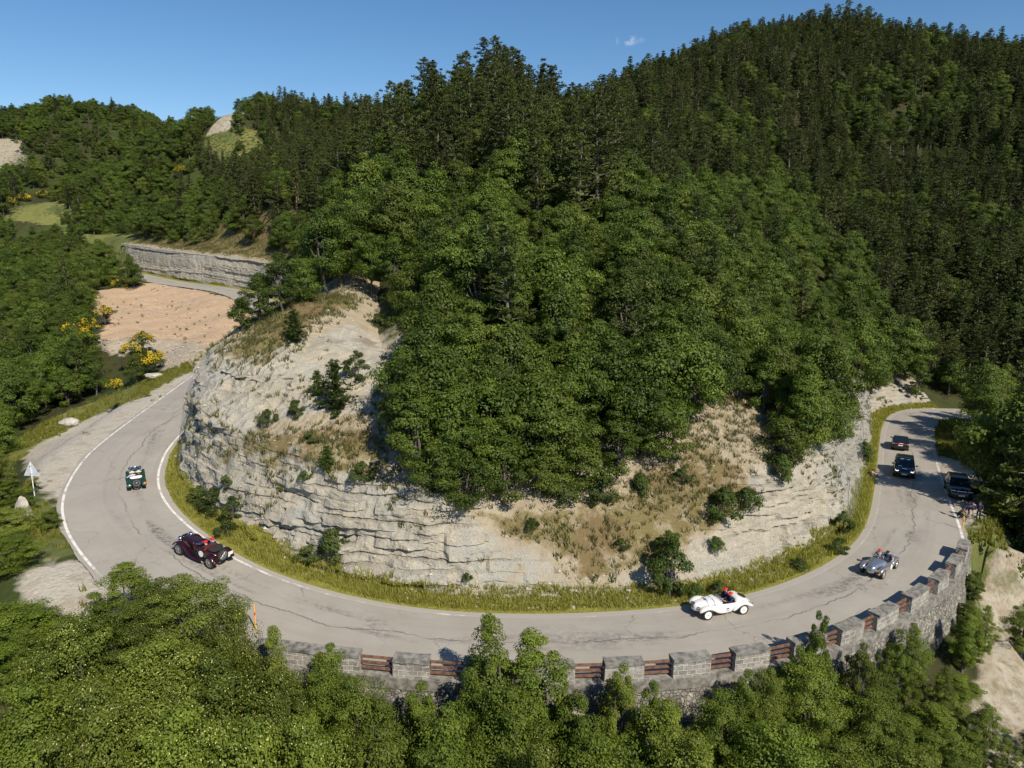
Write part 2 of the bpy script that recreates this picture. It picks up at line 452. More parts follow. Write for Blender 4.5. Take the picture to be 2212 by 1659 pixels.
def mat_rock():
    t = NT('limestone_cliff'); p = t.pos()
    sp = t.node('ShaderNodeSeparateXYZ'); t.put(sp.inputs[0], p)
    warp = t.noise(p, .35, 3)
    zz = t.math('ADD', sp.outputs[2], t.math('MULTIPLY', warp, 1.6))
    bed = t.node('ShaderNodeCombineXYZ'); t.put(bed.inputs[0], t.math('MULTIPLY', sp.outputs[0], .06)); t.put(bed.inputs[1], t.math('MULTIPLY', sp.outputs[1], .06)); t.put(bed.inputs[2], zz)
    nb = t.noise(bed, 2.6, 4, .6)
    n1 = t.noise(p, 1.3, 6, .62); n2 = t.noise(p, .28, 3); n3 = t.noise(p, 9, 4)
    rock = t.mix(t.mrange(nb, .35, .65), (0.400, 0.364, 0.308), (0.288, 0.268, 0.232))
    rock = t.mix(t.mrange(n2, .42, .62), rock, (0.336, 0.328, 0.308))
    rock = t.mix(t.mrange(n1, .5, .78), rock, (0.464, 0.416, 0.336))
    rock = t.mix(t.mrange(n3, .52, .78), rock, (0.216, 0.192, 0.160))
    rock = t.mix(t.math('MULTIPLY', t.attr('crev'), .75), rock, (0.136, 0.120, 0.100))  # shade of the crevices and undercuts, painted into the rock colour
    stain = t.noise(t.scalev(p, (1, 1, .12)), 1.1, 4)
    rock = t.mix(t.mrange(stain, .60, .78, 0, .55), rock, (0.200, 0.192, 0.176))
    soil = t.mix(t.mrange(n1, .35, .7), (0.360, 0.308, 0.236), (0.284, 0.236, 0.172))
    soil = t.mix(t.mrange(n3, .5, .8), soil, (0.384, 0.340, 0.272))
    dry = t.mix(t.mrange(n3, .35, .65), (0.140, 0.120, 0.048), (0.200, 0.164, 0.080))
    dry = t.mix(t.mrange(n2, .45, .6, 0, .7), dry, (0.160, 0.108, 0.060))
    vn = t.math('ADD', t.attr('veg'), t.math('MULTIPLY', t.math('SUBTRACT', t.noise(p, .9, 5, .65), .5), 1.3))
    c = t.mix(t.mrange(t.math('ADD', t.attr('soil'), t.math('MULTIPLY', t.math('SUBTRACT', n1, .5), .9)), .4, .6), rock, soil)
    c = t.mix(t.mrange(vn, .45, .7), c, dry)
    green = t.mix(t.mrange(n3, .35, .65), (0.168, 0.176, 0.032), (0.256, 0.232, 0.056))
    c = t.mix(t.mrange(t.math('ADD', t.attr('verge'), t.math('MULTIPLY', t.math('SUBTRACT', n1, .5), .8)), .35, .6), c, green)
    c = t.mix(1.0, c, (1.03, 1.0, .92), 'MULTIPLY')
    h = t.math('ADD', t.math('MULTIPLY', nb, .6), t.math('ADD', n1, t.math('MULTIPLY', n3, .4)))
    return t.principled(c, .92, normal=t.bump(h, .9, .20), spec=.2)

def mat_road():
    t = NT('worn_asphalt'); p = t.pos()
    uv = t.node('ShaderNodeUVMap', uv_map='UVMap')
    s = t.node('ShaderNodeSeparateXYZ'); t.put(s.inputs[0], uv.outputs[0])
    u, v = s.outputs[0], s.outputs[1]                  # metres across, metres along
    n1 = t.noise(p, .35, 4); n2 = t.noise(p, 2.2, 5, .65); n3 = t.noise(p, 40, 3, .7)
    strand = t.noise(t.scalev(uv, (1.6, .07, 1)), 1.0, 4)
    c = t.mix(t.mrange(n1, .35, .65), (0.307, 0.271, 0.226), (0.357, 0.320, 0.271))
    c = t.mix(t.mrange(strand, .5, .72, 0, .55), c, (0.258, 0.230, 0.195))
    c = t.mix(t.mrange(n2, .55, .8, 0, .5), c, (0.238, 0.217, 0.193))
    c = t.mix(t.mrange(n3, .3, .75), c, t.mix(.5, c, (0.410, 0.377, 0.336)))
    # ragged dark patch repairs in the hill-side lane
    lane = t.math('MULTIPLY', t.mrange(u, .7, 1.7), t.mrange(u, 3.6, 2.6))
    blot = t.math('MULTIPLY', t.mrange(t.noise(t.scalev(uv, (.55, .10, 1)), 1.0, 5, .6, .6), .50, .62), lane)
    mott = t.mrange(t.noise(p, 3.2, 5, .75), .40, .60)
    c = t.mix(t.math('MULTIPLY', t.math('MULTIPLY', blot, mott), .85), c, (0.107, 0.098, 0.090))
    # long seam near the middle
    seam = t.math('ABSOLUTE', t.math('SUBTRACT', u, t.math('ADD', 2.55, t.math('MULTIPLY', t.math('SUBTRACT', t.noise(t.scalev(uv, (0, .22, 1)), 1.0, 6, .65), .5), 2.0))))
    c = t.mix(t.math('MULTIPLY', t.mrange(seam, .06, .02), t.mrange(n1, .40, .55, .1, .7)), c, (0.082, 0.074, 0.070))
    # crack network
    wv = t.node('ShaderNodeVectorMath', operation='ADD'); t.put(wv.inputs[0], p)
    nc = t.node('ShaderNodeTexNoise'); nc.inputs['Scale'].default_value = 1.1; nc.inputs['Detail'].default_value = 5; t.put(nc.inputs['Vector'], p)
    off = t.node('ShaderNodeVectorMath', operation='SCALE'); t.put(off.inputs[0], nc.outputs['Color']); off.inputs['Scale'].default_value = 1.6
    t.put(wv.inputs[1], off)
    for sc, wd_, lo, amt in ((.17, .0055, .46, .6), (.45, .010, .58, .5)):
        e = t.vor(wv, sc, 'DISTANCE_TO_EDGE')
        msk = t.mrange(t.noise(p, .16 if sc < .3 else .22, 3), lo, lo + .1)
        c = t.mix(t.math('MULTIPLY', t.math('MULTIPLY', t.mrange(e, wd_, wd_ * .35), msk), amt), c, (0.090, 0.082, 0.074))
    # dust along the edges
    c = t.mix(t.mrange(t.math('ADD', u, t.math('MULTIPLY', n2, .5)), .55, .25, 0, .7), c, (0.377, 0.336, 0.279))
    h = t.math('ADD', n3, n2)
    return t.principled(c, .88, normal=t.bump(h, .25, .02), spec=.3)

def mat_line():
    t = NT('worn_white_paint'); p = t.pos()
    f = t.math('SUBTRACT', t.attr('paint'), t.mrange(t.noise(p, 1.4, 6, .7), .35, .75))
    c = t.mix(t.mrange(f, -.1, .35), (.38, .35, .31), (.74, .70, .64))
    return t.principled(c, .8, spec=.3)

def mat_masonry(name, c1, c2, mortar, sx=1.0):
    t = NT(name); uv = t.node('ShaderNodeUVMap', uv_map='UVMap'); p = t.pos()
    b = t.node('ShaderNodeTexBrick'); t.put(b.inputs['Vector'], uv.outputs[0])
    b.inputs['Scale'].default_value = 1.0; b.inputs['Brick Width'].default_value = .42 * sx; b.inputs['Row Height'].default_value = .235
    b.inputs['Mortar Size'].default_value = .022; b.inputs['Mortar Smooth'].default_value = .3; b.offset = .43; b.squash = 1.0
    b.inputs['Color1'].default_value = (*c1, 1); b.inputs['Color2'].default_value = (*c2, 1); b.inputs['Mortar'].default_value = (*mortar, 1)
    n = t.noise(p, 2.6, 5, .65); n2 = t.noise(p, 11, 4)
    c = t.mix(t.mrange(n, .45, .70, 0, .7), b.outputs['Color'], (.52, .48, .42))
    c = t.mix(t.mrange(n2, .5, .75, 0, .6), c, (.10, .095, .085))
    c = t.mix(t.mrange(t.noise(p, .8, 3), .5, .68, 0, .6), c, (.16, .15, .13))
    h = t.math('ADD', t.math('MULTIPLY', b.outputs['Fac'], -1.0), n2)
    return t.principled(c, .92, normal=t.bump(h, .7, .04), spec=.2)

M_ground, M_rock, M_road, M_line = mat_ground(), mat_rock(), mat_road(), mat_line()

# ------------------------------------------------------------------ ground sheet
DIRT = [(192,632),(330,612),(420,624),(505,646),(560,690),(540,720),(500,745),(440,742),(330,728),(212,735),(238,690),(188,668)]
RUBBLE = [(212,735),(330,728),(440,742),(500,745),(500,775),(440,790),(350,798),(335,765),(300,745),(270,775),(205,750)]
GRAVEL1 = [(55,975),(130,935),(215,893),(300,862),(345,838),(430,795),(455,820),(200,1010),(165,1060),(150,1110),(172,1185),(130,1140),(105,1075),(60,1012)]
GRAVEL2 = [(20,1240),(90,1215),(200,1205),(330,1250),(300,1330),(200,1345),(90,1320)]
LAYBY = [(2000,985),(2040,985),(2110,1020),(2150,1060),(2140,1110),(2090,1140),(2040,1150)]
BANK = [(2110,1190),(2170,1180),(2211,1215),(2260,1300),(2260,1700),(2130,1680),(2090,1560),(2120,1470),(2120,1350)]
STRIP = [(0,1000),(40,945),(140,890),(300,830),(440,765),(455,800),(330,850),(215,893),(100,965),(30,1000)]
FIELD = [(165,495),(250,475),(310,520),(310,600),(240,600),(175,560)]
SPUR = [(425,310),(500,262),(560,285),(630,335),(580,385),(480,360)]
MEADOW = [(10,440),(70,425),(110,420),(120,470),(60,485),(10,470)]
SCAR = [(-60,330),(20,296),(38,300),(22,330),(60,338),(62,352),(20,350),(-60,372)]
PEAK = [(468,262),(500,232),(530,225),(520,262),(480,285),(440,300)]
GRASSR0 = [(1975,890),(2065,900),(2115,950),(2150,1020),(2170,1080),(2185,1130),(2120,1195),(2060,1160),(1990,1000)]
DRYTOP = [(300,560),(400,480),(470,490),(600,510),(600,560),(500,555),(420,560)]
def terrain_attrs(x, y, z):
    px, py, dp = proj(x, y, z)
    front = dp > 5
    near = dp < 62
    mk = lambda poly, cond=True: (inpoly(px, py, poly) & front & cond).astype(float)
    dirt = mk(DIRT, dp < 190); rub = mk(RUBBLE, dp < 140)
    gravel = np.maximum.reduce([mk(GRAVEL1, dp < 110), mk(GRAVEL2, dp < 60), mk(LAYBY, dp < 75)])
    scar = np.maximum.reduce([mk(BANK, dp < 75), mk(SCAR, dp > 200), mk(PEAK, dp > 180)])
    grass = np.maximum.reduce([.75 * mk(MEADOW, dp > 180), .55 * mk(SPUR, dp > 180), .8 * mk(FIELD, dp > 120), mk(DRYTOP, dp > 130), mk(STRIP, dp < 110), mk(GRASSR0, dp < 110)])
    return dirt, rub, gravel, scar, grass

_yy = lambda a, b, n: np.linspace(a, b, n, endpoint=False)
xs = np.concatenate([_yy(-900, -150, 28), _yy(-150, -62, 74), _yy(-62, 62, 156), _yy(62, 150, 60), np.linspace(150, 900, 30)])
ys = np.concatenate([_yy(-420, -20, 18), _yy(-20, 12, 22), _yy(12, 110, 124), _yy(110, 200, 86), _yy(200, 480, 90), np.linspace(480, 1000, 24)])
X, Y = np.meshgrid(xs, ys, indexing='ij'); X, Y = X.ravel(), Y.ravel()
Z, K, D, GG = T(X, Y, True)
Z = Z + fbm(X * .25, Y * .25, 0, 3, 4) * .55 * sstep(2, 12, np.where(D > 0, D, -D - EW[K])) 
at_dirt, at_rub, at_grav, at_scar, at_grass = terrain_attrs(X, Y, Z)
Z += at_dirt * fbm(X * .13, Y * .13, 0, 19, 4) * .55
Z += at_rub * fbm(X * .9, Y * .9, 0, 9, 3) * .5 + at_scar * (Y < 80) * fbm(X * .35, Y * .35, 0, 5, 4) * 2.0
e_out = -D - EW[K]
verge_g = ((D < 0) & (e_out > -.3) & (e_out < 3.2 + 2.5 * vnoise(X * .12, Y * .12, 0, 8)) & ((K < WALL_K0) | (K > WALL_K1 - 8))).astype(float)
at_grass = np.maximum(at_grass, verge_g * (1 - at_grav) * (1 - at_dirt))
ROCKTOP = [(620,640),(700,632),(790,650),(812,690),(880,700),(935,745),(915,800),(905,890),(840,960),(700,900),(640,760)]
_a, _b, _c = proj(X, Y, Z)
at_scar = np.maximum(at_scar, .62 * (inpoly(_a, _b, ROCKTOP) & (_c < 90) & (D > 8)))
CL0, CL1 = 0.6, 37.2                                    # stations between which the cut cliff is modelled
sink = ((EPAR[K] > CL0 + .2) & (EPAR[K] < CL1 - .2)) * sstep(-.6, .3, D) * (1 - sstep(14.5, 18.5, D)) * 1.6
sink = np.maximum(sink, .25 * ((D <= .2) & (e_out < -.4)))
Z = Z - sink
def gblur(A, n=2):
    A0 = A; A = A.reshape(len(xs), len(ys)).copy()
    for _ in range(n):
        A[1:-1] = (A[:-2] + 2 * A[1:-1] + A[2:]) / 4; A[:, 1:-1] = (A[:, :-2] + 2 * A[:, 1:-1] + A[:, 2:]) / 4
    return np.where(Y < 170, A.ravel(), A0)
at_dirt, at_rub, at_grav, at_scar, at_grass = [gblur(a) for a in (at_dirt, at_rub, at_grav, at_scar, at_grass)]
ground = link('ground', np_mesh('ground', np.stack([X, Y, Z], 1), grid_quads(len(xs), len(ys)), smooth=True,
              attrs=dict(dirt=at_dirt, rubble=at_rub, gravel=at_grav, scar=at_scar, grass=at_grass)), M_ground)
tag(ground, kind='structure')

# ------------------------------------------------------------------ road, its painted edge lines
def ribbon(u0, u1, k0, k1, lift, nu=2, wob=0.0, seed=0):
    ks = np.arange(k0, k1 + 1); us = np.linspace(0, 1, nu)
    a = u0(ks) if callable(u0) else np.full(len(ks), float(u0)); b = u1(ks) if callable(u1) else np.full(len(ks), float(u1))
    V, UV = [], []
    for q in us:
        off = a + (b - a) * q
        if wob and q in (0, 1): off = off + wob * fbm(ES[ks] * .8, q * 7, 0, seed, 3)
        P = EDGE[ks, :2] - EN[ks] * off[:, None]
        crown = .05 * np.sin(np.pi * np.clip(off / EW[ks], 0, 1))
        V.append(np.c_[P, EDGE[ks, 2] + lift + crown]); UV.append(np.c_[off, ES[ks]])
    V = np.stack(V, 1).reshape(-1, 3); UV = np.stack(UV, 1).reshape(-1, 2)
    q = grid_quads(len(ks), nu)[:, ::-1]
    return V, q, UV, ks
V, Q, UV, _ = ribbon(lambda k: np.full(len(k), -.35), lambda k: EW[k] + .1, 0, ELEN - 1, 0.02, 13, .22, 4)
me = np_mesh('road', V, Q, smooth=True); set_uv(me, UV)
tag(link('road', me, M_road), kind='structure')
def kpar(p): return int(np.argmin(np.abs(EPAR - p)))
def paint(name, u0, u1, p0, p1, strength, seed):
    V, Q, UV, ks = ribbon(u0, u1, kpar(p0), kpar(p1), 0.026, 3, .02, seed)
    st = np.repeat(strength(EPAR[ks]), 3)
    tag(link(name, np_mesh(name, V, Q, smooth=True, attrs=dict(paint=st)), M_line), kind='structure')
paint('road_marking', .08, .23, 6.0, 36.5, lambda p: np.interp(p, [6, 7, 12.5, 15, 20, 29, 31, 36], [.5, .72, .66, .28, .08, .08, .16, .10]), 21)
paint('road_marking', lambda k: EW[k] - .28, lambda k: EW[k] - .13, 5.6, 12.6, lambda p: np.interp(p, [5, 8, 11.5, 12.6], [.5, .66, .6, .1]), 22)
paint('road_marking', lambda k: EW[k] - .30, lambda k: EW[k] - .12, 30.3, 34.6, lambda p: np.interp(p, [30, 32, 34.6], [.75, .55, .2]), 23)

# ------------------------------------------------------------------ the cut rock face round the nose of the knoll
k0, k1 = kpar(CL0), kpar(CL1)
fk = np.arange(k0, k1, .55); ki = np.minimum(fk.astype(int), ELEN - 2); fr = (fk - ki)[:, None]
lerp = lambda A: (A[ki] * (1 - fr) + A[ki + 1] * fr) if A.ndim == 2 else A[ki] * (1 - fr[:, 0]) + A[ki + 1] * fr[:, 0]
LE, LN, LS, LP = lerp(EDGE), lerp(EN), lerp(ES), lerp(EPAR)
LN = LN / np.linalg.norm(LN, axis=1)[:, None]
LD = np.stack([lerp(_EP[j, 0]) for j in range(6)], 1); LH = np.stack([lerp(_EP[j, 1]) for j in range(6)], 1)
r_v, r_c, r_b = np.linspace(-.02, 1, 10)[:-1], np.linspace(0, 1, 84)[:-1], np.linspace(0, 1, 66) ** 1.15
dv = LD[:, 1:2] * r_v[None]; hv = LH[:, 1:2] * np.clip(r_v, 0, 1)[None] + np.where(r_v < 0, -.1, .0)[None]
seg = r_c * 2
dc = np.where(seg < 1, LD[:, 1:2] + (LD[:, 2:3] - LD[:, 1:2]) * seg, LD[:, 2:3] + (LD[:, 3:4] - LD[:, 2:3]) * (seg - 1))
hc = np.where(seg < 1, LH[:, 1:2] + (LH[:, 2:3] - LH[:, 1:2]) * seg, LH[:, 2:3] + (LH[:, 3:4] - LH[:, 2:3]) * (seg - 1))
db = LD[:, 3:4] + (18.0 - LD[:, 3:4]) * r_b[None]
dall = np.concatenate([dv, dc, db], 1); ns, nr = dall.shape
CX = LE[:, 0:1] + LN[:, 0:1] * dall; CY = LE[:, 1:2] + LN[:, 1:2] * dall
zb = T(CX.ravel(), CY.ravel()).reshape(ns, nr)
zc = LE[:, 2:3] + np.concatenate([hv, hc, np.zeros_like(db)], 1)
isb = np.arange(nr) >= len(r_v) + len(r_c)
CZ = np.where(isb[None], zb, zc)
# blend the lip so the two descriptions of the surface meet
ib = len(r_v) + len(r_c)
gap = (zc[:, ib - 1] + (LH[:, 3] - LH[:, 2]) / 42.0) - CZ[:, ib]
CZ[:, ib:] += gap[:, None] * np.exp(-(dall[:, ib:] - dall[:, ib:ib + 1]) / 1.5)
px, py, dp = proj(CX, CY, CZ)
S2 = np.broadcast_to(LS[:, None], CX.shape); P2 = np.broadcast_to(LP[:, None], CX.shape)
slope = np.abs(np.gradient(CZ, axis=1)) / np.maximum(np.hypot(np.gradient(CX, axis=1), np.gradient(CY, axis=1)), .02)
rel = (dall - LD[:, 1:2]) / np.maximum(LD[:, 3:4] - LD[:, 1:2], .1)
cl = sstep(-.02, .10, rel) * (1 - sstep(1.0, 1.35, rel))
UPPER = [(440,750),(520,735),(640,745),(760,700),(880,720),(905,800),(890,890),(700,890),(560,920),(420,940),(400,860)]
up = (inpoly(px, py, UPPER) & (P2 > 6) & (dall > 2)).astype(float)
for _ in range(6): up[1:-1] = (up[:-2] + 2 * up[1:-1] + up[2:]) / 4; up[:, 1:-1] = (up[:, :-2] + 2 * up[:, 1:-1] + up[:, 2:]) / 4
slump = np.interp(P2, [18, 20, 24, 25.3], [0, 1, 1, 0])       # the part that has crumbled to a slope of debris
SLUMP = [(1000,1100),(1200,1085),(1400,1000),(1490,955),(1600,1010),(1640,1070),(1540,1150),(1420,1215),(1330,1235),(1300,1290),(1230,1240),(1200,1180),(1080,1140)]
BENCH = [(445,965),(540,935),(700,905),(890,890),(840,1000),(840,1052),(700,1040),(560,1015),(470,990)]
CREST = [(430,760),(500,730),(610,660),(760,630),(800,690),(720,688),(640,735),(600,790),(500,790)]
RSLOPE = [(1480,1000),(1600,880),(1660,880),(1690,960),(1640,1010),(1560,1060)]
soft = lambda poly: inpoly(px + 34 * fbm(px * .018, py * .018, 0, 31, 4), py + 44 * fbm(px * .022, py * .022, 0, 32, 4), poly).astype(float)
front_ = (P2 > 6.5)
veg = np.maximum.reduce([.70 * soft(SLUMP), .62 * soft(BENCH), .8 * soft(CREST), .45 * soft(RSLOPE)]) * front_
veg = np.where(front_, veg, sstep(1.3, 2.2, rel) * .9)
veg = np.maximum(veg, np.where(front_ & (P2 > 16), sstep(1.6, 2.6, rel) * .5, 0))
def blur(A, n):
    A = A.copy()
    for _ in range(n):
        A[1:-1] = (A[:-2] + 2 * A[1:-1] + A[2:]) / 4; A[:, 1:-1] = (A[:, :-2] + 2 * A[:, 1:-1] + A[:, 2:]) / 4
    return A
veg = blur(veg, 25)
soil = np.clip(np.maximum.reduce([sstep(1.0, 1.35, rel) * (1 - up) * .95, soft(SLUMP) * .9, slump * .45 * cl]), 0, 1)
soil = blur(soil, 14)
amp = np.maximum(cl * (1 - .55 * slump), .95 * up) * (1 - .8 * veg)
zz = CZ + .035 * S2 + .35 * vnoise(S2 * .09, 0, 0, 41) + .10 * vnoise(S2 * .6, CZ * .8, 0, 42)
bt = zz / .46 + .9 * vnoise(zz * .75, S2 * .012, 0, 43) + .18 * vnoise(zz * .4, S2 * .12, 0, 40)
bi = np.floor(bt); bf = bt - bi
bandoff = _hash(bi.astype(np.int64), np.zeros_like(bi, np.int64), np.zeros_like(bi, np.int64), 44)
blk = S2 / (1.9 + 1.2 * bandoff) + 3.7 * bandoff + .5 * vnoise(S2 * .5, bi, 0, 46) + .12 * vnoise(S2 * 2, zz * 3, 0, 46)
bl_i = np.floor(blk); bl_f = blk - bl_i
blockoff = _hash(bi.astype(np.int64), bl_i.astype(np.int64), np.ones_like(bi, np.int64), 45)
crev = np.maximum((1 - sstep(.04, .20, bf)) * sstep(-.05, .45, vnoise(S2 * .30, bi * 1.7, 0, 47) + .05), (1 - sstep(.005, .03, np.minimum(bl_f, 1 - bl_f))) * (blockoff > .35))
massive = sstep(.10, .45, vnoise(S2 * .07, CZ * .22, 0, 54))      # stretches of smooth, unbroken face
crev = crev * (1 - .75 * massive)
disp = (1 - .7 * massive) * (np.where(P2 < 5, .32, .20) * bandoff + .24 * blockoff * (np.abs(blockoff) > .3) * np.where(P2 < 5, .35, 1)) + .50 * fbm(S2 * .16, CZ * .15, 0, 48, 3) + np.where(P2 < 5, .15, .42) * fbm(S2 * 1.1, CZ * 1.3, CX * .3, 49, 3) - .26 * crev
disp = disp * amp * (1 + .35 * up) + (1 - amp) * .12 * fbm(CX * .9, CY * .9, CZ * .9, 50, 3) * sstep(.0, .3, rel)
# ledges of the upper tier: the slope breaks into steps
upw = blur(up, 6) * (1 - .6 * blur(veg, 4))
def terrace(z, H, seed):
    q = z / H + .55 * vnoise(S2 * .12, z * .25, 0, seed) + .22 * vnoise(S2 * .7, z * .6, 0, seed + 1) + .10 * vnoise(S2 * 2.2, z, 0, seed + 3)
    i_ = np.floor(q); f_ = q - i_
    st = sstep(.52, .80, f_) + .16 * (f_ - .5)
    return z + ((i_ + st) - q) * H * 1.0
CZ = CZ + upw * (terrace(CZ, .92, 90) - CZ) * .35
CZ = CZ + upw * (.22 * fbm(CX * 1.1, CY * 1.1, CZ * 1.1, 91, 4))
CX = CX - LN[:, 0:1] * disp; CY = CY - LN[:, 1:2] * disp
CZ = CZ + .30 * fbm(CX * .5, CY * .5, 0, 51, 4) * sstep(1.0, 1.5, rel) + .05 * fbm(CX * 2, CY * 2, 0, 52, 2) * sstep(0, .2, rel)
fade = sstep(14.0, 18.0, dall)
CZ = CZ - fade * 1.2
CZ = CZ - .08 * (dall < .05)
crev_shade = crev * amp
verge = 1 - sstep(-.02, .10, rel + .10 * vnoise(S2 * .4, 0, 0, 53))
hillside = link('rock_cliff', np_mesh('rock_cliff', np.stack([CX.ravel(), CY.ravel(), CZ.ravel()], 1), grid_quads(ns, nr)[:, ::-1], smooth=False,
                attrs=dict(veg=veg, soil=soil, crev=crev_shade, verge=verge)), M_rock)
tag(hillside, kind='structure')

# ------------------------------------------------------------------ parapet with piers and rails on a retaining wall
def mat_rubble():
    t = NT('rubble_masonry'); p = t.pos()
    e = t.vor(p, 4.6, 'DISTANCE_TO_EDGE'); cc = t.node('ShaderNodeTexVoronoi'); cc.inputs['Scale'].default_value = 4.6; t.put(cc.inputs['Vector'], p)
    sp = t.node('ShaderNodeSeparateColor'); t.put(sp.inputs[0], cc.outputs['Color'])
    n = t.noise(p, .9, 4); n2 = t.noise(p, 9, 4)
    c = t.mix(sp.outputs[0], (.16, .145, .125), (.42, .385, .33)); c = t.mix(t.mrange(e, .05, .015, 0, .6), c, (.36, .33, .28))
    c = t.mix(t.mrange(n, .45, .65, 0, .7), c, (.13, .125, .10)); c = t.mix(t.mrange(n2, .5, .75, 0, .6), c, (.09, .085, .07))
    return t.principled(c, .95, normal=t.bump(t.math('ADD', t.mrange(e, 0, .1), t.math('MULTIPLY', n2, .5)), .9, .08), spec=.2)
M_wall = mat_rubble()
M_pier = mat_masonry('block_masonry', (.20, .185, .165), (.34, .315, .275), (.56, .52, .46))
M_cope = simple('lichened_coping', (.20, .185, .16), .95, var=.6, scale=3.5)
M_rust = simple('rusty_rail_paint', (.165, .085, .052), .8, var=.5, scale=5.0)
rngj = np.random.default_rng(3)
def wall_strip(i0, i1, off0, off1, z0, z1, name, mat, parent, step=3):
    """closed curved block along the parapet line between two stations, offsets and heights above the road"""
    ii = np.unique(np.concatenate([np.arange(i0, i1, step), [i1]])); V, UV = [], []
    prof = [(off0, z0), (off1, z0), (off1, z1), (off0, z1)]
    for i in ii:
        for o, zz in prof:
            jj = rngj.normal(size=3) * (.014 if name in ('pier', 'coping') else 0)
            P = WALL[i, :2] + WN[i] * o
            V.append((P[0] + jj[0], P[1] + jj[1], WALL[i, 2] + zz + jj[2] * .8)); UV.append((WS[i] + (o * 1.0 if zz else o), zz + o))
    n = len(ii); q = []
    for a in range(n - 1):
        for b in range(4):
            q.append((a * 4 + b, a * 4 + (b + 1) % 4, (a + 1) * 4 + (b + 1) % 4, (a + 1) * 4 + b))
    q += [(3, 2, 1, 0), tuple((n - 1) * 4 + b for b in range(4))]
    me = np_mesh(name, V, q); set_uv(me, UV)
    o = link(name, me, mat, parent)
    return o
nW = len(WALL)
parapet = empty('stone_parapet', tuple(WALL[nW // 2]))
tag(parapet, 'weathered stone parapet with rusty rails between its piers along the outer edge of the bend', 'parapet')
def wpar(p): return int(np.argmin(np.abs(WPAR - p)))
def fix_parent(o, p): o.parent = p; o.matrix_parent_inverse = Matrix.Translation(-p.location)
# pier extents measured on the picture's wall line, turned into stations along the real wall
PIER_PX = [(560,782),(850,931),(1000,1075),(1140,1236),(1304,1384),(1444,1521),(1574,1648),(1698,1768),(1798,1846),(1875,1918),(1946,1984)]
_wx = proj(WALL[:, 0], WALL[:, 1], WALL[:, 2] + .95)[0]
def ix(px):
    i = int(np.argmin(np.abs(_wx[:int(nW * .9)] - px))); return i
piers = [(ix(a), ix(b)) for a, b in PIER_PX]
last = piers[-1][1]; pl = np.mean([b - a for a, b in piers[3:]]); gl = np.mean([piers[j + 1][0] - piers[j][1] for j in range(3, len(piers) - 1)])
while last + gl + pl * .6 < nW - 1:
    a = int(last + gl); b = int(min(a + pl, nW - 1)); piers.append((a, b)); last = b
rngw = random.Random(4)
for j, (a, b) in enumerate(piers):
    hgt = .80 + rngw.uniform(-.02, .03)
    o = wall_strip(a, b, 0.02, .56, -.05, hgt, 'pier', M_pier, None); fix_parent(o, parapet)
    c = wall_strip(max(a - 0, 0), b, -.02, .60, hgt + .002, hgt + .15, 'coping', M_cope, None); c.parent = o; c.matrix_parent_inverse = Matrix.Identity(4)
    c.parent = o
    if j:
        pa = piers[j - 1][1]
        for zr in (.16, .43, .70):
            r = wall_strip(pa - 1, a + 1, .22, .32, zr, zr + .10, 'rail', M_rust, None); fix_parent(r, parapet)
base = wall_strip(0, nW - 1, -.03, .66, -.5, .03, 'plinth', M_cope, None); fix_parent(base, parapet)
# the retaining wall under it, with a batter and a rough face
ii = np.arange(0, nW); rows = np.linspace(0, 1, 30); V, UV = [], []
for i in ii:
    for t_ in rows:
        dz = -.5 - 8.5 * t_
        o_ = .58 + 1.25 * t_
        V.append((*(WALL[i, :2] + WN[i] * o_), WALL[i, 2] + dz)); UV.append((WS[i], dz))
V = np.array(V); nrm = np.repeat(WN, len(rows), 0); ds = .10 * fbm(np.repeat(WS, len(rows)) * 2.0, V[:, 2] * 2.4, 0, 61, 3)
V[:, :2] += nrm * ds[:, None]
me = np_mesh('retaining_wall', V, grid_quads(len(ii), len(rows)), smooth=False); set_uv(me, UV)
rw = link('retaining_wall', me, M_wall)
tag(rw, 'tall rubble stone retaining wall holding up the road below the parapet', 'retaining wall')
# ------------------------------------------------------------------ foliage materials
def mat_leaf(name, dark, light, alt, trans=.22, tip=None, hue=.5):
    t = NT(name)
    oi = t.node('ShaderNodeObjectInfo'); rnd = oi.outputs['Random']
    ti = t.attr('tint')
    c = t.mix(t.math('MINIMUM', ti, 1.0), dark, light)
    c = t.mix(t.mrange(rnd, .25, 1.0, 0, hue), c, t.mix(t.math('MINIMUM', ti, 1.0), tuple(x * .75 for x in alt), alt))
    val = t.math('ADD', .58, t.math('MULTIPLY', t.math('FRACT', t.math('MULTIPLY', rnd, 7.31)), .62))
    c = t.mix(1.0, c, t.node('ShaderNodeCombineColor', ins={0: val, 1: val, 2: val}).outputs[0], 'MULTIPLY')
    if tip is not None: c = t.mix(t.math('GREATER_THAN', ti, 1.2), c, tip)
    p = t.node('ShaderNodeBsdfPrincipled'); t.put(p.inputs['Base Color'], c); p.inputs['Roughness'].default_value = .5
    p.inputs['Specular IOR Level'].default_value = .25
    tr = t.node('ShaderNodeBsdfTranslucent'); t.put(tr.inputs[0], t.mix(1.0, c, (1.15, 1.2, .6), 'MULTIPLY'))
    ms = t.node('ShaderNodeMixShader'); ms.inputs[0].default_value = trans
    t.l.new(p.outputs[0], ms.inputs[1]); t.l.new(tr.outputs[0], ms.inputs[2]); t.l.new(ms.outputs[0], t.out.inputs[0])
    return t.m
M_leaf = mat_leaf('broadleaf_leaves', (.038, .070, .009), (.128, .182, .021), (.165, .188, .030))
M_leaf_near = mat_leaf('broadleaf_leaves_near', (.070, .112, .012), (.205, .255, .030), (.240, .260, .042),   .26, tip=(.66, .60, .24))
M_pine = mat_leaf('pine_needles', (.042, .062, .013), (.115, .142, .030), (.140, .150, .040), .16)
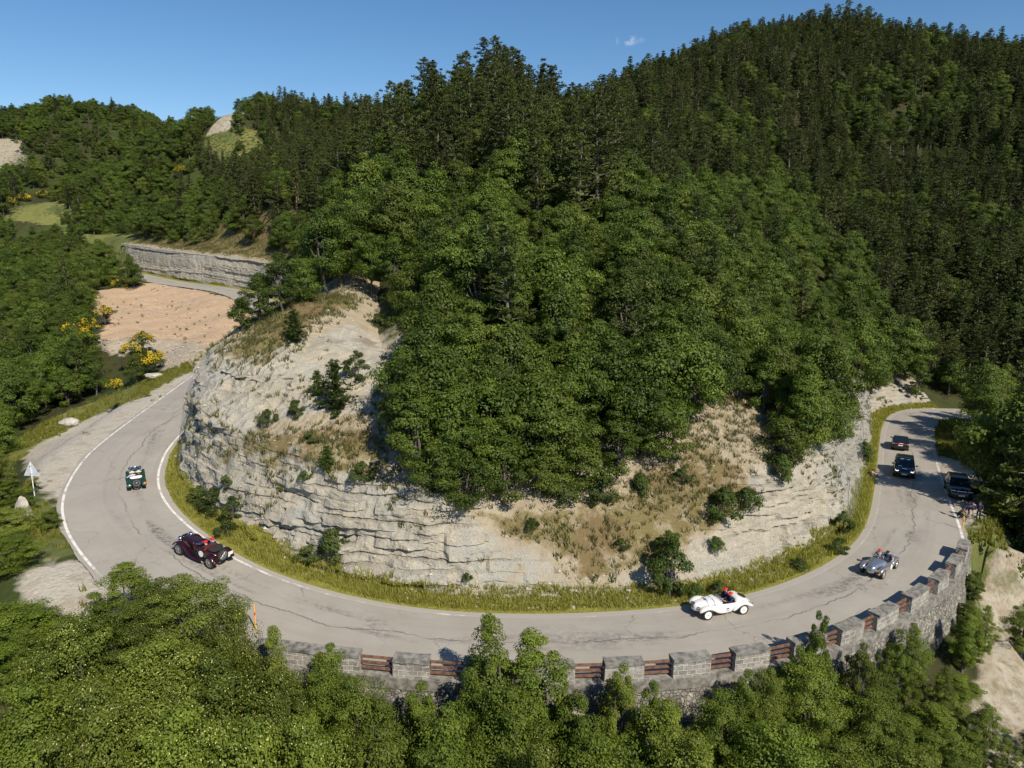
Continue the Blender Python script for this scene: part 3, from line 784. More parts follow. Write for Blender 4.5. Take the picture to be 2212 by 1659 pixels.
M_dead = mat_leaf('dead_needles', (.13, .07, .045), (.20, .115, .075), (.18, .12, .09), .2)
M_scrub = mat_leaf('shrub_leaves', (.045, .075, .012), (.105, .150, .028), (.12, .14, .04), .3)
M_broom = mat_leaf('broom_flowers', (.50, .36, .015), (.72, .55, .03), (.62, .45, .02), .25)
M_grass = mat_leaf('verge_grass', (.22, .24, .030), (.42, .40, .075), (.40, .36, .11), .35)
M_dry = mat_leaf('dry_grass', (.10, .115, .030), (.23, .215, .080), (.20, .165, .07), .25)
M_bark = simple('grey_bark', (.115, .095, .075), .95, var=.35, scale=9)
M_bark_p = simple('pine_bark', (.15, .125, .10), .95, var=.35, scale=7)

# ------------------------------------------------------------------ plant shapes
def leaf_quads(P, N, L, W, rng, droop=.0):
    """rhombic leaves at P with normals N"""
    n = len(P)
    r = rng.normal(size=(n, 3)); a = np.cross(N, r); a /= np.linalg.norm(a, axis=1)[:, None] + 1e-9
    b = np.cross(N, a)
    a = a * L[:, None]; b = b * W[:, None]
    V = np.stack([P - a * .5, P + b * .5 + a * .05, P + a * .5, P - b * .5 + a * .05], 1)
    V[:, 2, 2] -= droop * L
    return V.reshape(-1, 3), np.arange(4 * n).reshape(-1, 4)

def tube(path, radii, sides=6):
    path = np.asarray(path, float); n = len(path); V = []
    tg = np.gradient(path, axis=0); tg /= np.linalg.norm(tg, axis=1)[:, None] + 1e-9
    ref = np.array([1.0, 0, 0]) if abs(tg[0][0]) < .9 else np.array([0, 1.0, 0])
    for i in range(n):
        u = np.cross(tg[i], ref); u /= np.linalg.norm(u) + 1e-9; v = np.cross(tg[i], u)
        for k in range(sides):
            a = 2 * math.pi * k / sides
            V.append(path[i] + (u * math.cos(a) + v * math.sin(a)) * radii[i])
    q = [(i * sides + k, i * sides + (k + 1) % sides, (i + 1) * sides + (k + 1) % sides, (i + 1) * sides + k) for i in range(n - 1) for k in range(sides)]
    return np.array(V), np.array(q)

class Acc:
    def __init__(s): s.V, s.Q, s.n = [], [], 0
    def add(s, V, Q):
        s.V.append(V); s.Q.append(np.asarray(Q) + s.n); s.n += len(V)
    def mesh(s, name, smooth=True): return np_mesh(name, np.concatenate(s.V), np.concatenate(s.Q), smooth=smooth)

def broadleaf(seed, h, rad, nclump, nleaf, leaf, low=.18, tips=0.0, lobes=.35, mat=None, stems=1):
    """trunk mesh and crown mesh; crown centre of mass above the origin"""
    rng = np.random.default_rng(seed)
    tr = Acc()
    cz = h * (low + 1) / 2; rz = h * (1 - low) / 2
    cl = []
    while len(cl) < nclump:
        q = rng.normal(size=3); q /= np.linalg.norm(q); rr = rng.uniform(.35, 1.0) ** .6
        ang = math.atan2(q[1], q[0])
        lob = 1 + lobes * math.sin(2.3 * ang + seed) * .5 + lobes * .5 * math.sin(5 * ang + seed * 2.1 + 3 * q[2])
        egg = 1 - (.42 if nleaf < 13000 else .16) * max(0.0, q[2]) * rr
        c = np.array([q[0] * rad * rr * lob * egg, q[1] * rad * rr * lob * egg, cz + q[2] * rz * rr])
        if c[2] < h * low * .8: continue
        cl.append(c)
    nlead = 5 if h > 6.6 else 3; crs = [rad * rng.uniform(.20, .42) * (.72 if nclump > 50 else 1.0) for _ in cl]
    wide = 1.0 if nleaf < 13000 else 1.9
    for q in np.linspace(.70, .99, nlead):
        cl.append(np.array([rng.uniform(-.25, .25) * rad * (1.12 - q) * 3 * wide, rng.uniform(-.25, .25) * rad * (1.12 - q) * 3 * wide, h * (q - rng.uniform(0, .06) * (wide - 1))])); crs.append(rad * (.58 - .38 * (q - .70) / .29))
    cl = np.array(cl)
    for s_ in range(stems):
        lean = rng.normal(size=2) * .06 * h * (1 + stems * .4)
        top = np.array([lean[0], lean[1], h * .8]); mid = top * .5 + np.array([*(rng.normal(size=2) * .03 * h), 0])
        tr.add(*tube([(0, 0, -.6), (0, 0, 0), mid, top], [.030 * h, .020 * h, .012 * h, .004 * h], 7))
    for c in cl[rng.permutation(len(cl))[:min(16, len(cl))]]:
        b0 = np.array([0, 0, 1.0]) * h * rng.uniform(.15, .6)
        tr.add(*tube([b0, b0 * .35 + c * .65 + np.array([0, 0, -.05 * h]), c], [.008 * h, .005 * h, .0015 * h], 5))
    per = nleaf // len(cl)
    P, N, TI = [], [], []
    for c, cr in zip(cl, crs):
        d = rng.normal(size=(per, 3)); d[:, 2] = d[:, 2] * .8 + .25; d /= np.linalg.norm(d, axis=1)[:, None]
        rr = rng.uniform(.25, 1.05, per) ** .5
        p = c + d * (rr * cr)[:, None] * np.array([1.15, 1.15, .72])
        P.append(p)
        out = p - np.array([0, 0, cz]); out /= np.linalg.norm(out, axis=1)[:, None] + 1e-9
        N.append(d * .9 + out * .55 + np.array([0, 0, .25]) + rng.normal(size=(per, 3)) * .5)
        base = rng.uniform(.15, .75)
        ti = np.clip(base + rng.normal(size=per) * .22, 0, 1)
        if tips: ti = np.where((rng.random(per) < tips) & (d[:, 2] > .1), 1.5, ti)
        TI.append(ti)
    P, N, TI = np.concatenate(P), np.concatenate(N), np.concatenate(TI)
    N /= np.linalg.norm(N, axis=1)[:, None]
    L = leaf * rng.uniform(.7, 1.3, len(P)); L = np.where(TI > 1.2, L * .62, L)
    V, Q = leaf_quads(P, N, L, L * .62, rng, .15)
    crown = np_mesh('crown', V, Q, attrs=dict(tint=np.repeat(TI, 4)))
    crown.materials.append(mat or M_leaf)
    trunk = tr.mesh('trunk'); trunk.materials.append(M_bark)
    return trunk, crown

def pine(seed, h, rad, levels, needle, bare=.22, dens=1.0, round_=.5, mat=None):
    rng = np.random.default_rng(seed); tr = Acc()
    lean = rng.normal(size=2) * .02 * h
    ax = lambda z: np.array([lean[0] * (z / h) ** 2, lean[1] * (z / h) ** 2, z])
    tr.add(*tube([ax(z) if z > 0 else np.array([0, 0, z]) for z in np.linspace(-.6, h * .97, 8)], np.linspace(.022 * h, .004 * h, 8), 7))
    P, N, TI, ang0 = [], [], [], rng.uniform(0, 6)
    for i in range(levels):
        f = i / (levels - 1); z = h * (bare + (1 - bare) * f)
        env = (1 - f) ** (.62 + .45 * (1 - round_)) * (min(1, .55 + f * 2.2)) + .04
        nb = rng.integers(4, 7)
        for b in range(nb):
            a = ang0 + i * 2.4 + b * 2 * math.pi / nb + rng.normal() * .25
            ln = rad * env * rng.uniform(.45, 1.3)
            up = .10 + .55 * f
            st = ax(z); tipv = st + np.array([math.cos(a) * ln, math.sin(a) * ln, ln * up + rng.normal() * .08 * ln])
            if ln > .35 * rad: tr.add(*tube([st, st * .5 + tipv * .5 + np.array([0, 0, -.06 * ln]), tipv], [.0045 * h, .003 * h, .001 * h], 4))
            for s_ in np.arange(.30, 1.05, .17):
                if rng.random() > dens: continue
                c = st + (tipv - st) * s_ + rng.normal(size=3) * .10 * rad * np.array([1, 1, .6])
                m = int(rng.integers(14, 22)); cr = needle * (.86 - .42 * f * f) * rng.uniform(.7, 1.35)
                d = rng.normal(size=(m, 3)); d[:, 2] = np.abs(d[:, 2]) * .7 + .15 * d[:, 2]; d /= np.linalg.norm(d, axis=1)[:, None]
                P.append(np.stack([np.repeat(c[None], m, 0), c + d * cr], 1)); TI.append(np.clip(rng.uniform(.1, .8) + rng.normal(size=m) * .15, 0, 1))
    P = np.concatenate(P); TI = np.concatenate(TI)
    a = P[:, 1] - P[:, 0]; side = np.cross(a, rng.normal(size=a.shape)); side /= np.linalg.norm(side, axis=1)[:, None] + 1e-9
    wd = np.linalg.norm(a, axis=1)[:, None] * .14
    V = np.stack([P[:, 0] - side * wd * .4, P[:, 0] + side * wd * .4, P[:, 1] + side * wd, P[:, 1] - side * wd], 1).reshape(-1, 3)
    crown = np_mesh('crown', V, np.arange(len(V)).reshape(-1, 4), attrs=dict(tint=np.repeat(TI, 4)))
    crown.materials.append(mat or M_pine)
    trunk = tr.mesh('trunk'); trunk.materials.append(M_bark_p)
    return trunk, crown

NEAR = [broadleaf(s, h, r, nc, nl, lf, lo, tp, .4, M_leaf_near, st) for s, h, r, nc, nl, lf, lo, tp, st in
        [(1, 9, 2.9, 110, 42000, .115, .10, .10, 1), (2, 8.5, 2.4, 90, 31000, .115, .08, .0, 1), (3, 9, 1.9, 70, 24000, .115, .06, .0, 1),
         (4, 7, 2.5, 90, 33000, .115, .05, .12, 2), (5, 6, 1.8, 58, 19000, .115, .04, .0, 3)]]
MID = [broadleaf(s, h, r, nc, nl, lf, lo, 0, .45, M_leaf, st) for s, h, r, nc, nl, lf, lo, st in
       [(11, 6.5, 2.5, 46, 10500, .19, .08, 1), (12, 6.0, 2.2, 40, 9000, .18, .05, 2), (13, 7.5, 2.4, 48, 10500, .19, .14, 1),
        (14, 5.0, 2.3, 36, 8500, .18, .03, 3), (15, 7.0, 2.9, 56, 12000, .20, .10, 1), (16, 8.0, 2.0, 42, 9000, .18, .08, 1)]]
PINES = [pine(s, h, r, lv, nd, ba, de, ro) for s, h, r, lv, nd, ba, de, ro in
         [(21, 11, 2.9, 11, .48, .20, .9, .7), (22, 12, 2.6, 13, .46, .26, .85, .4), (23, 9.5, 2.8, 9, .50, .16, .9, 1.0), (24, 12, 3.0, 11, .50, .32, .8, .9),
          (25, 10.5, 2.3, 12, .44, .10, .95, .1)]]
DEADP = pine(26, 9, 1.7, 13, .30, .15, .40, .3, M_dead)
SHRUB = [broadleaf(s, h, r, nc, nl, lf, lo, 0, .4, M_scrub, 3) for s, h, r, nc, nl, lf, lo in
         [(31, 2.2, 1.2, 16, 2600, .15, .02), (32, 1.6, 1.1, 14, 2200, .14, .0), (33, 2.8, 1.1, 18, 2800, .15, .02)]]
SAPL = [pine(41, 3.6, 1.5, 12, .30, .02, 1.0, .6, M_scrub), pine(42, 3.0, 1.2, 11, .26, .02, 1.0, .7, M_scrub)]
def broom(seed):
    rng = np.random.default_rng(seed)
    trunk, fol = broadleaf(seed, 1.9, 1.15, 16, 2200, .13, 0, 0, .4, M_scrub, 3)
    n = 1100; d = rng.normal(size=(n, 3)); d[:, 2] = np.abs(d[:, 2]) + .1; d /= np.linalg.norm(d, axis=1)[:, None]
    P = np.array([0, 0, .75]) + d * rng.uniform(.75, 1.12, n)[:, None] * np.array([1.15, 1.15, 1.15])
    P = P[vnoise(P[:, 0] * 1.6, P[:, 1] * 1.6, P[:, 2] * 1.6, seed) > -.1]
    V, Q = leaf_quads(P, d[:len(P)], np.full(len(P), .15), np.full(len(P), .12), rng)
    fl = np_mesh('blossoms', V, Q, attrs=dict(tint=np.repeat(rng.random(len(P)), 4))); fl.materials.append(M_broom)
    return trunk, fol, fl
BROOM = [broom(51), broom(52)]
HT = {'near': [9, 8.5, 9, 7, 6], 'mid': [6.5, 6, 7.5, 5, 7, 8], 'pine': [11, 12, 9.5, 12, 10.5]}
RD = {'near': [2.9, 2.4, 1.7, 2.5, 1.8], 'mid': [2.5, 2.2, 2.4, 2.3, 2.9, 2.0], 'pine': [2.9, 2.6, 2.8, 3.0, 2.3]}
LIB = {'near': NEAR, 'mid': MID, 'pine': PINES}

def plant(name, meshes, loc, rz, sc, label, cat, group, names=('trunk', 'crown')):
    root = empty(name, loc, rz); root.scale = sc if not isinstance(sc, (int, float)) else (sc, sc, sc)
    tag(root, label, cat, group)
    for nm, me in zip(names, meshes):
        o = bpy.data.objects.new(nm, me); C.objects.link(o); o.parent = root
    return root

# ------------------------------------------------------------------ where trees stand
rngt = np.random.default_rng(77)
def jgrid(x0, x1, y0, y1, step):
    gx, gy = np.meshgrid(np.arange(x0, x1, step), np.arange(y0, y1, step))
    gx = gx.ravel() + rngt.uniform(-.48, .48, gx.size) * step; gy = gy.ravel() + rngt.uniform(-.48, .48, gy.size) * step
    return gx, gy
PINEZ = [(415,300),(560,250),(700,180),(800,100),(1000,40),(1200,110),(1210,145),(1400,90),(1600,-10),(2300,-10),(2300,960),(2090,870),(1990,820),(1900,640),(1760,480),(1560,420),(1330,420),(1150,450),(1000,430),(860,450),(720,470),(640,490),(540,500),(470,420),(415,400)]
ROCKZ = [(385,1060),(380,900),(430,740),(520,700),(610,640),(700,632),(790,650),(812,690),(880,700),(925,745),(905,800),(900,890),(868,930),(835,965),(852,1035),(900,1068),(965,1085),(1090,1082),
         (1200,1055),(1262,1040),(1390,1015),(1450,955),(1540,945),(1585,862),(1655,862),(1690,950),(1702,1005),(1742,985),(1800,975),(1835,860),(1862,830),(1890,880),(1960,900),(1930,1200),(1500,1400),(800,1400)]
GRASSR = [(1975,890),(2065,900),(2105,950),(2135,1020),(2150,1080),(2165,1130),(2100,1185),(2050,1160),(1990,1000)]
CLEAR = [STRIP, DIRT, RUBBLE, GRAVEL1, GRAVEL2, LAYBY, BANK, MEADOW, SCAR, PEAK, GRASSR]
CUT2 = [(305,625),(320,560),(345,545),(470,520),(610,545),(620,600),(515,660),(330,628)]          # rock and dry grass above the upper road
tx, ty = [], []
for b in [(-75, 75, 34, 100, 2.9), (-140, 140, 100, 200, 3.3), (75, 150, 20, 100, 3.4), (-170, -75, 60, 100, 3.3), (-330, -140, 100, 200, 4.4), (-560, 60, 200, 330, 4.2), (60, 420, 200, 330, 3.4), (140, 300, 100, 200, 3.4), (-32, 36, 38, 56, 3.4), (-700, -40, 330, 500, 5.6), (-75, -24, 22, 60, 2.4)]:
    a_, b_ = jgrid(*b); tx.append(a_); ty.append(b_)
tx, ty = np.concatenate(tx), np.concatenate(ty)
tz, tk, td, _ = T(tx, ty, True)
px, py, dp = proj(tx, ty, tz)
ok = (dp > 8) & (px > np.where(dp < 90, -500, -1000)) & (px < PW + 1000)
ok &= ~(inpoly(px, py, SPUR) & (dp > 180) & (rngt.random(len(tx)) < .62))
e_out = -td - EW[tk]
ok &= ~((td > -EW[tk] - 2.6) & (td < 2.6) & (EPAR[tk] > 0.01) & (EPAR[tk] < 38.9))
ok &= ~((e_out > -1) & (e_out < 3.0) & (td < 0))
ok &= ~((px > -80) & (px < 135) & (dp > 30) & (dp < 62))
onwall = (tk >= WALL_K0) & (tk <= WALL_K1) & (td < 0) & (np.abs(td) < 60)
ok &= ~onwall
visgr = dp < 85
pt = py
for P_ in CLEAR: ok &= ~(inpoly(px, pt, P_) & (dp < 400) & ((dp < 170) | (rngt.random(len(tx)) > .10)))
ok &= ~(inpoly(px, pt, ROCKZ) & (dp < 90) & (td > -1) & (td < 45))
ok &= ~(inpoly(px, pt, CUT2) & (dp > 120) & (dp < 200) & (rngt.random(len(tx)) > .10))
cutup = (EPAR[tk] < 5) & (td > 0) & (td < 7)
ok &= ~cutup
ok &= ~((dp > 170) & (dp < 300) & (px < 560) & (vnoise(tx * .035, ty * .035, 0, 71) > .28) & (px > 250) & (py > 250) & (py < 420))
tx, ty, tz, px, py, dp, td, tk = [a[ok] for a in (tx, ty, tz, px, py, dp, td, tk)]
pz = inpoly(px + 40 * vnoise(tx * .07, ty * .07, 0, 72), py - 20 + 30 * vnoise(tx * .08, ty * .08, 0, 73), PINEZ)
pprob = np.where(pz, .86, .03)
pprob = np.where(pz & (vnoise(tx * .05, ty * .05, 0, 74) > .28), .40, pprob)
pprob = np.where((px < 420) | (dp > 320) & (px < 760), .04, pprob)
is_p = rngt.random(len(tx)) < pprob
n_t = len(tx)
var = np.where(is_p, rngt.integers(0, 5, n_t), rngt.integers(0, 6, n_t))
scl = np.where(is_p, rngt.uniform(.55, 1.0, n_t), rngt.uniform(.55, 1.12, n_t))
scl *= np.where(~is_p & (dp > 250), 1.15, 1.0)
scl *= 1 + .30 * vnoise(tx * .06, ty * .06, 0, 75)
near_lip = (td > 0) & (td < 16) & (dp < 75) & ~is_p
scl = np.where(near_lip, scl * .86, scl)
scl = np.where((px < 330) & (dp < 120) & ~is_p, scl * .82, scl)
hh = np.where(is_p, np.array(HT['pine'])[np.minimum(var, 4)], np.array(HT['mid'])[var]) * scl
rr_ = np.where(is_p, np.array(RD['pine'])[np.minimum(var, 4)], np.array(RD['mid'])[var]) * scl
rzs = rngt.uniform(0, 6.28, n_t)

# keep the open ground open: no crown standing in front of it
UPROAD = [(318,606),(345,600),(520,622),(520,668),(330,630)]
keep = np.ones(n_t, bool)
for fz, fx_ in ((.35, 0), (.65, 0), (.92, 0), (.6, -.8), (.6, .8)):
    qx, qy, qd = proj(tx + rr_ * fx_, ty, tz + hh * fz)
    for P_ in (DIRT, RUBBLE, GRAVEL1, GRAVEL2, UPROAD, SCAR, MEADOW, STRIP): keep &= ~(inpoly(qx, qy, P_) & (dp < (120 if P_ is not MEADOW and P_ is not SCAR else 400)))
    keep &= ~(inpoly(qx, qy, CUT2) & (dp < 150) & (tx < -30))
tx, ty, tz, px, py, dp, td, tk, is_p, var, scl, hh, rr_, rzs = [a[keep] for a in (tx, ty, tz, px, py, dp, td, tk, is_p, var, scl, hh, rr_, rzs)]
n_t = len(tx)

# visibility by painting discs nearest-first into a small buffer
BW, BH = 553, 415
buf = np.zeros((BH, BW), bool); vis = np.zeros(n_t)
cxp, cyp, _d = proj(tx, ty, tz + hh * .55)
for i in np.argsort(dp):
    rx = rr_[i] * FPX / dp[i] / 4; ry = hh[i] * .5 * FPX / dp[i] / 4
    x0, x1 = int(max(0, cxp[i] / 4 - rx)), int(min(BW, cxp[i] / 4 + rx + 1)); y0, y1 = int(max(0, cyp[i] / 4 - ry)), int(min(BH, cyp[i] / 4 + ry + 1))
    if x1 <= x0 or y1 <= y0: continue
    gy, gx = np.mgrid[y0:y1, x0:x1]
    m = ((gx + .5 - cxp[i] / 4) / rx) ** 2 + ((gy + .5 - cyp[i] / 4) / ry) ** 2 < 1
    sub = buf[y0:y1, x0:x1]; vis[i] = (m & ~sub).sum(); sub |= m

def place_label(i):
    x, y, X_, Y_ = px[i], py[i], tx[i], ty[i]
    p = is_p[i]
    if p:
        k = ['round topped', 'tall slender', 'broad dark', 'tall flat crowned', 'narrow pointed'][var[i]]
        if x < 760: return f'{k} pine in the stand on the ridge beyond the far pale cliff', 'pines on the ridge beyond the far cliff'
        if x < 1260 and Y_ < 170: return f'{k} pine covering the crest of the central knoll', 'pines on the crest of the knoll'
        if Y_ > 200: return f'{k} pine high on the dark mountainside behind the knoll', 'pines high on the mountainside'
        if x < 1750: return f'{k} pine on the saddle right of the knoll crest', 'pines on the saddle beside the knoll'
        return f'{k} pine on the dark slope above the end of the road', 'pines on the dark slope above the road'
    k = ['rounded', 'bushy many-stemmed', 'tall leafy', 'low spreading', 'wide crowned', 'narrow upright'][var[i]]
    if x < 330 and Y_ < 130: return f'{k} green tree in the thicket left of the sandy lot', 'trees in the thicket below the sandy lot'
    if x < 720 and Y_ >= 130: return f'{k} green tree on the wooded valley side beyond the sandy lot', 'trees on the far valley side'
    if x > 1990: return f'{k} green tree at the forest edge beside the parked cars', 'trees at the forest edge on the right'
    if td[i] < 14 and Y_ < 62: return f'{k} green tree rooted at the lip of the pale rock face', 'trees along the lip of the rock face'
    if x < 1000: return f'{k} green tree on the left shoulder of the knoll', 'trees on the left shoulder of the knoll'
    if x > 1560: return f'{k} green tree on the right flank of the knoll above the cars', 'trees on the right flank of the knoll'
    return f'{k} green tree halfway up the front of the knoll', 'trees on the front of the knoll'

def pick(mask, n, least):
    c = np.where(mask & (vis >= least))[0]
    return c[np.argsort(-vis[c])][:n]
sel_b = pick(~is_p, 255, 6); sel_p = pick(is_p, 290, 5)
single = np.zeros(n_t, bool); single[sel_b] = True; single[sel_p] = True
src = {}
for i in np.concatenate([sel_b, sel_p]):
    lab, grp = place_label(i)
    kind = 'pine' if is_p[i] else 'mid'
    o = plant('pine_tree' if is_p[i] else 'broadleaf_tree', LIB[kind][var[i]], (tx[i], ty[i], tz[i] - .1), rzs[i], float(scl[i]), lab, 'pine' if is_p[i] else 'tree', grp)
    src.setdefault((kind, int(var[i])), o)

def forest(name, sel, kind, label, cat):
    """the rest of the wood as one object: copies of the standing trees at scattered points"""
    nv = len(LIB[kind])
    me = bpy.data.meshes.new(name); me.vertices.add(len(sel))
    me.vertices.foreach_set('co', np.stack([tx[sel], ty[sel], tz[sel] - .1], 1).astype(np.float32).ravel())
    for nm, v in (('turn', rzs[sel]), ('size', scl[sel])):
        a = me.attributes.new(nm, 'FLOAT', 'POINT'); a.data.foreach_set('value', v.astype(np.float32))
    a = me.attributes.new('sort', 'INT', 'POINT'); a.data.foreach_set('value', var[sel].astype(np.int32))
    o = bpy.data.objects.new(name, me); C.objects.link(o)
    ng = bpy.data.node_groups.new(name, 'GeometryNodeTree')
    ng.interface.new_socket('Geometry', in_out='INPUT', socket_type='NodeSocketGeometry')
    ng.interface.new_socket('Geometry', in_out='OUTPUT', socket_type='NodeSocketGeometry')
    N, Lk = ng.nodes, ng.links
    gi, go = N.new('NodeGroupInput'), N.new('NodeGroupOutput')
    jn_out = N.new('GeometryNodeJoinGeometry')
    def named(nm, ty_):
        a_ = N.new('GeometryNodeInputNamedAttribute'); a_.data_type = ty_; a_.inputs['Name'].default_value = nm
        return [s for s in a_.outputs if s.enabled and s.name == 'Attribute'][0]
    cmbr = N.new('ShaderNodeCombineXYZ'); Lk.new(named('turn', 'FLOAT'), cmbr.inputs[2])
    e2r = N.new('FunctionNodeEulerToRotation'); Lk.new(cmbr.outputs[0], e2r.inputs[0])
    so = named('sort', 'INT'); sz = named('size', 'FLOAT')
    for v in range(nv):
        if (kind, v) not in src: continue
        root = src[(kind, v)]
        jn = N.new('GeometryNodeJoinGeometry')
        for ch in root.children:
            oi = N.new('GeometryNodeObjectInfo'); oi.transform_space = 'ORIGINAL'; oi.inputs['Object'].default_value = ch
            Lk.new(oi.outputs['Geometry'], jn.inputs[0])
        g2i = N.new('GeometryNodeGeometryToInstance'); Lk.new(jn.outputs[0], g2i.inputs[0])
        cmp_ = N.new('FunctionNodeCompare'); cmp_.data_type = 'INT'; cmp_.operation = 'EQUAL'
        si = [s for s in cmp_.inputs if s.enabled]; Lk.new(so, si[0]); si[1].default_value = v
        iop = N.new('GeometryNodeInstanceOnPoints')
        Lk.new(gi.outputs[0], iop.inputs['Points']); Lk.new(cmp_.outputs[0], iop.inputs['Selection'])
        Lk.new(g2i.outputs[0], iop.inputs['Instance']); Lk.new(e2r.outputs[0], iop.inputs['Rotation']); Lk.new(sz, iop.inputs['Scale'])
        Lk.new(iop.outputs[0], jn_out.inputs[0])
    Lk.new(jn_out.outputs[0], go.inputs[0])
    md = o.modifiers.new('wood', 'NODES'); md.node_group = ng
    tag(o, label, cat, kind='stuff')
    return o
for kind, v in [('mid', v) for v in range(6)] + [('pine', v) for v in range(5)]:
    if (kind, v) not in src: print('missing variant', kind, v)
forest('broadleaf_forest', np.where(~single & ~is_p)[0], 'mid', 'mixed green woodland covering the knoll, the valley side and the far hills', 'forest')
forest('pine_forest', np.where(~single & is_p)[0], 'pine', 'dark pine forest covering the mountainside and the ridge', 'forest')
def lone(px_, py_, y_, mesh, sc, name, label, cat, grp):
    p = at_y(px_, py_, y_); p[2] = float(T([p[0]], [p[1]])[0]); return plant(name, mesh, tuple(p), px_ * .3, sc, label, cat, grp)
lone(1285, 640, 76, PINES[3], (1.25, 1.25, 1.18), 'pine_tree', 'big broad olive pine standing alone among the green trees of the knoll', 'pine', 'single pines on the knoll')
lone(2000, 520, 118, DEADP, 1.0, 'pine_tree', 'reddish brown dead pine on the dark slope above the road', 'pine', 'dead pines on the dark slope')
lone(1915, 690, 106, DEADP, 1.0, 'pine_tree', 'bare brown dead pine just above the end of the road', 'pine', 'dead pines on the dark slope')
print('TREES', n_t, 'pines', is_p.sum(), 'single', single.sum(), 'least vis', vis[sel_b].min(), vis[sel_p].min())

# ------------------------------------------------------------------ trees rooted on the slope below the road, in front
FRONT = [(1610,1452,27.8,1.0,4),(1735,1402,29.2,1.0,4),(1415,1472,27.2,.8,4),(1215,1480,27.0,.8,4),(1905,1420,31.0,.9,4),(1945,1390,32.2,.8,4),(262,1218,30.5,1.3,2),(335,1255,29.5,1.9,0),(400,1248,28.8,2.2,0),(492,1300,27.8,1.5,3),(590,1362,27.0,.9,2),(150,1325,27.0,2.2,3),(215,1300,28.0,1.8,1),(330,1390,25.5,3.0,0),(470,1420,25.0,2.8,0),(600,1450,25.8,2.0,0),
         (705,1395,27.2,1.5,1),(770,1465,26.0,1.9,1),(900,1480,26.2,1.3,4),(1062,1340,27.0,1.35,2),(1150,1362,27.3,1.45,2),(1095,1480,25.0,2.2,1),(960,1530,23.5,2.2,1),(1255,1500,25.8,1.4,4),
         (1340,1440,27.2,1.1,4),(1440,1520,25.5,1.9,1),(1560,1490,26.6,1.6,1),(1660,1440,27.6,1.2,1),(1775,1325,30.2,.75,4),(1750,1415,28.6,1.9,1),(1862,1395,30.4,1.0,4),(1975,1350,32.8,1.2,1),
         (1890,1490,28.8,1.8,1),(1690,1560,24.5,2.4,1),(1500,1600,23.5,2.4,1),(1300,1590,23.0,2.4,1),(1160,1610,21.5,2.2,0),(820,1580,22.5,2.4,1),(660,1560,22.5,2.6,0),(520,1560,21.5,2.6,3),(380,1540,21.5,2.8,0),
         (210,1480,22.5,2.8,0),(60,1470,23.5,2.6,1),(2030,1530,30.2,1.5,2),(2070,1470,34.0,.9,2),(2095,1300,39.0,.8,4),(2108,1235,41.5,.8,4),(1830,1600,25.5,2.2,1),(1980,1620,26.0,2.0,1),
         (12,1068,44.0,1.3,4),(48,1108,42.5,1.0,4),(112,1158,40.5,.8,4),(30,1185,39.0,1.5,3),(15,1262,35.5,1.8,1),(2195,985,56.0,2.2,1),(2168,1055,51.0,1.7,1),(20,1340,30.0,2.4,1),(0,985,52.0,1.0,3)]
words = ['spreading', 'leafy', 'slender', 'bushy', 'low shrubby']
def where_front(x, y):
    if x < 110 and y < 1290: return 'beside the pale turnout'
    if x > 2090 and y < 1300: return 'beyond the parapet end'
    if x > 1990: return 'under the right parapet end'
    if x < 640: return 'below the left parapet end'
    if x < 1000: return 'below the long left pier'
    if x < 1250: return 'in front of the middle parapet'
    if x < 1600: return 'below the white car'
    return 'against the tall retaining wall'
seen_lab = {}
FR = []
for q, (fx, fy, yy_, rad, v) in enumerate(FRONT):
    p = at_y(fx, fy, yy_); g = float(T([p[0]], [p[1]])[0])
    h = max(p[2] - g, rad * 1.3); FR.append((p[0], p[1]))
    lab = f'{words[v]} light green tree {where_front(fx, fy)}'
    seen_lab[lab] = seen_lab.get(lab, 0) + 1
    if seen_lab[lab] > 1:
        lab = f'{words[v]} light green tree {where_front(fx, fy)}, ' + ['second', 'lower', 'nearer', 'lowest', 'foremost', 'deepest', 'hindmost', 'outermost'][seen_lab[lab] - 2] + ' of its clump'
    rad *= 1.0 if v == 2 else .90
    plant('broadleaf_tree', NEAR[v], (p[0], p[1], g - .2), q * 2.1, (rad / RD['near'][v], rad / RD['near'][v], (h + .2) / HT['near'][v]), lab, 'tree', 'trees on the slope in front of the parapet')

# undergrowth on the slope below the wall
gx, gy = jgrid(-48, 52, 6, 46, 1.7)
gz, gk, gd, _ = T(gx, gy, True)
e_o = -gd - np.where((gk >= WALL_K0) & (gk <= WALL_K1), WOFF[gk] + .4, EW[gk] + 2.5)
ppx, ppy, pdp = proj(gx, gy, gz)
keep = (gd < 0) & (e_o > 1.3) & (pdp > 6) & (ppx > -500) & (ppx < PW + 500)
for P_ in (GRAVEL1, GRAVEL2, LAYBY, GRASSR): keep &= ~inpoly(ppx, ppy, P_)
keep &= ~(inpoly(ppx, ppy, BANK) & (rngt.random(len(gx)) > .12))
keep &= (vnoise(gx * .22, gy * .22, 0, 81) > np.where(ppx > 1990, -.75, np.where(gx > 8, .05, -.30)))
gx, gy, gz = gx[keep], gy[keep], gz[keep]
tx, ty, tz = gx, gy, gz
var = rngt.integers(0, 5, len(gx)); scl = rngt.uniform(.22, .46, len(gx)); rzs = rngt.uniform(0, 6.28, len(gx))
for v in range(5):
    src[('near', v)] = next(o for o in C.objects if o.name.startswith('broadleaf_tree') and len(o.children) == 2 and o.children[0].data in NEAR[v])
forest('undergrowth', np.arange(len(gx)), 'near', 'light green bushes and brambles filling the slope below the parapet', 'undergrowth')
print('UNDERGROWTH', len(gx))
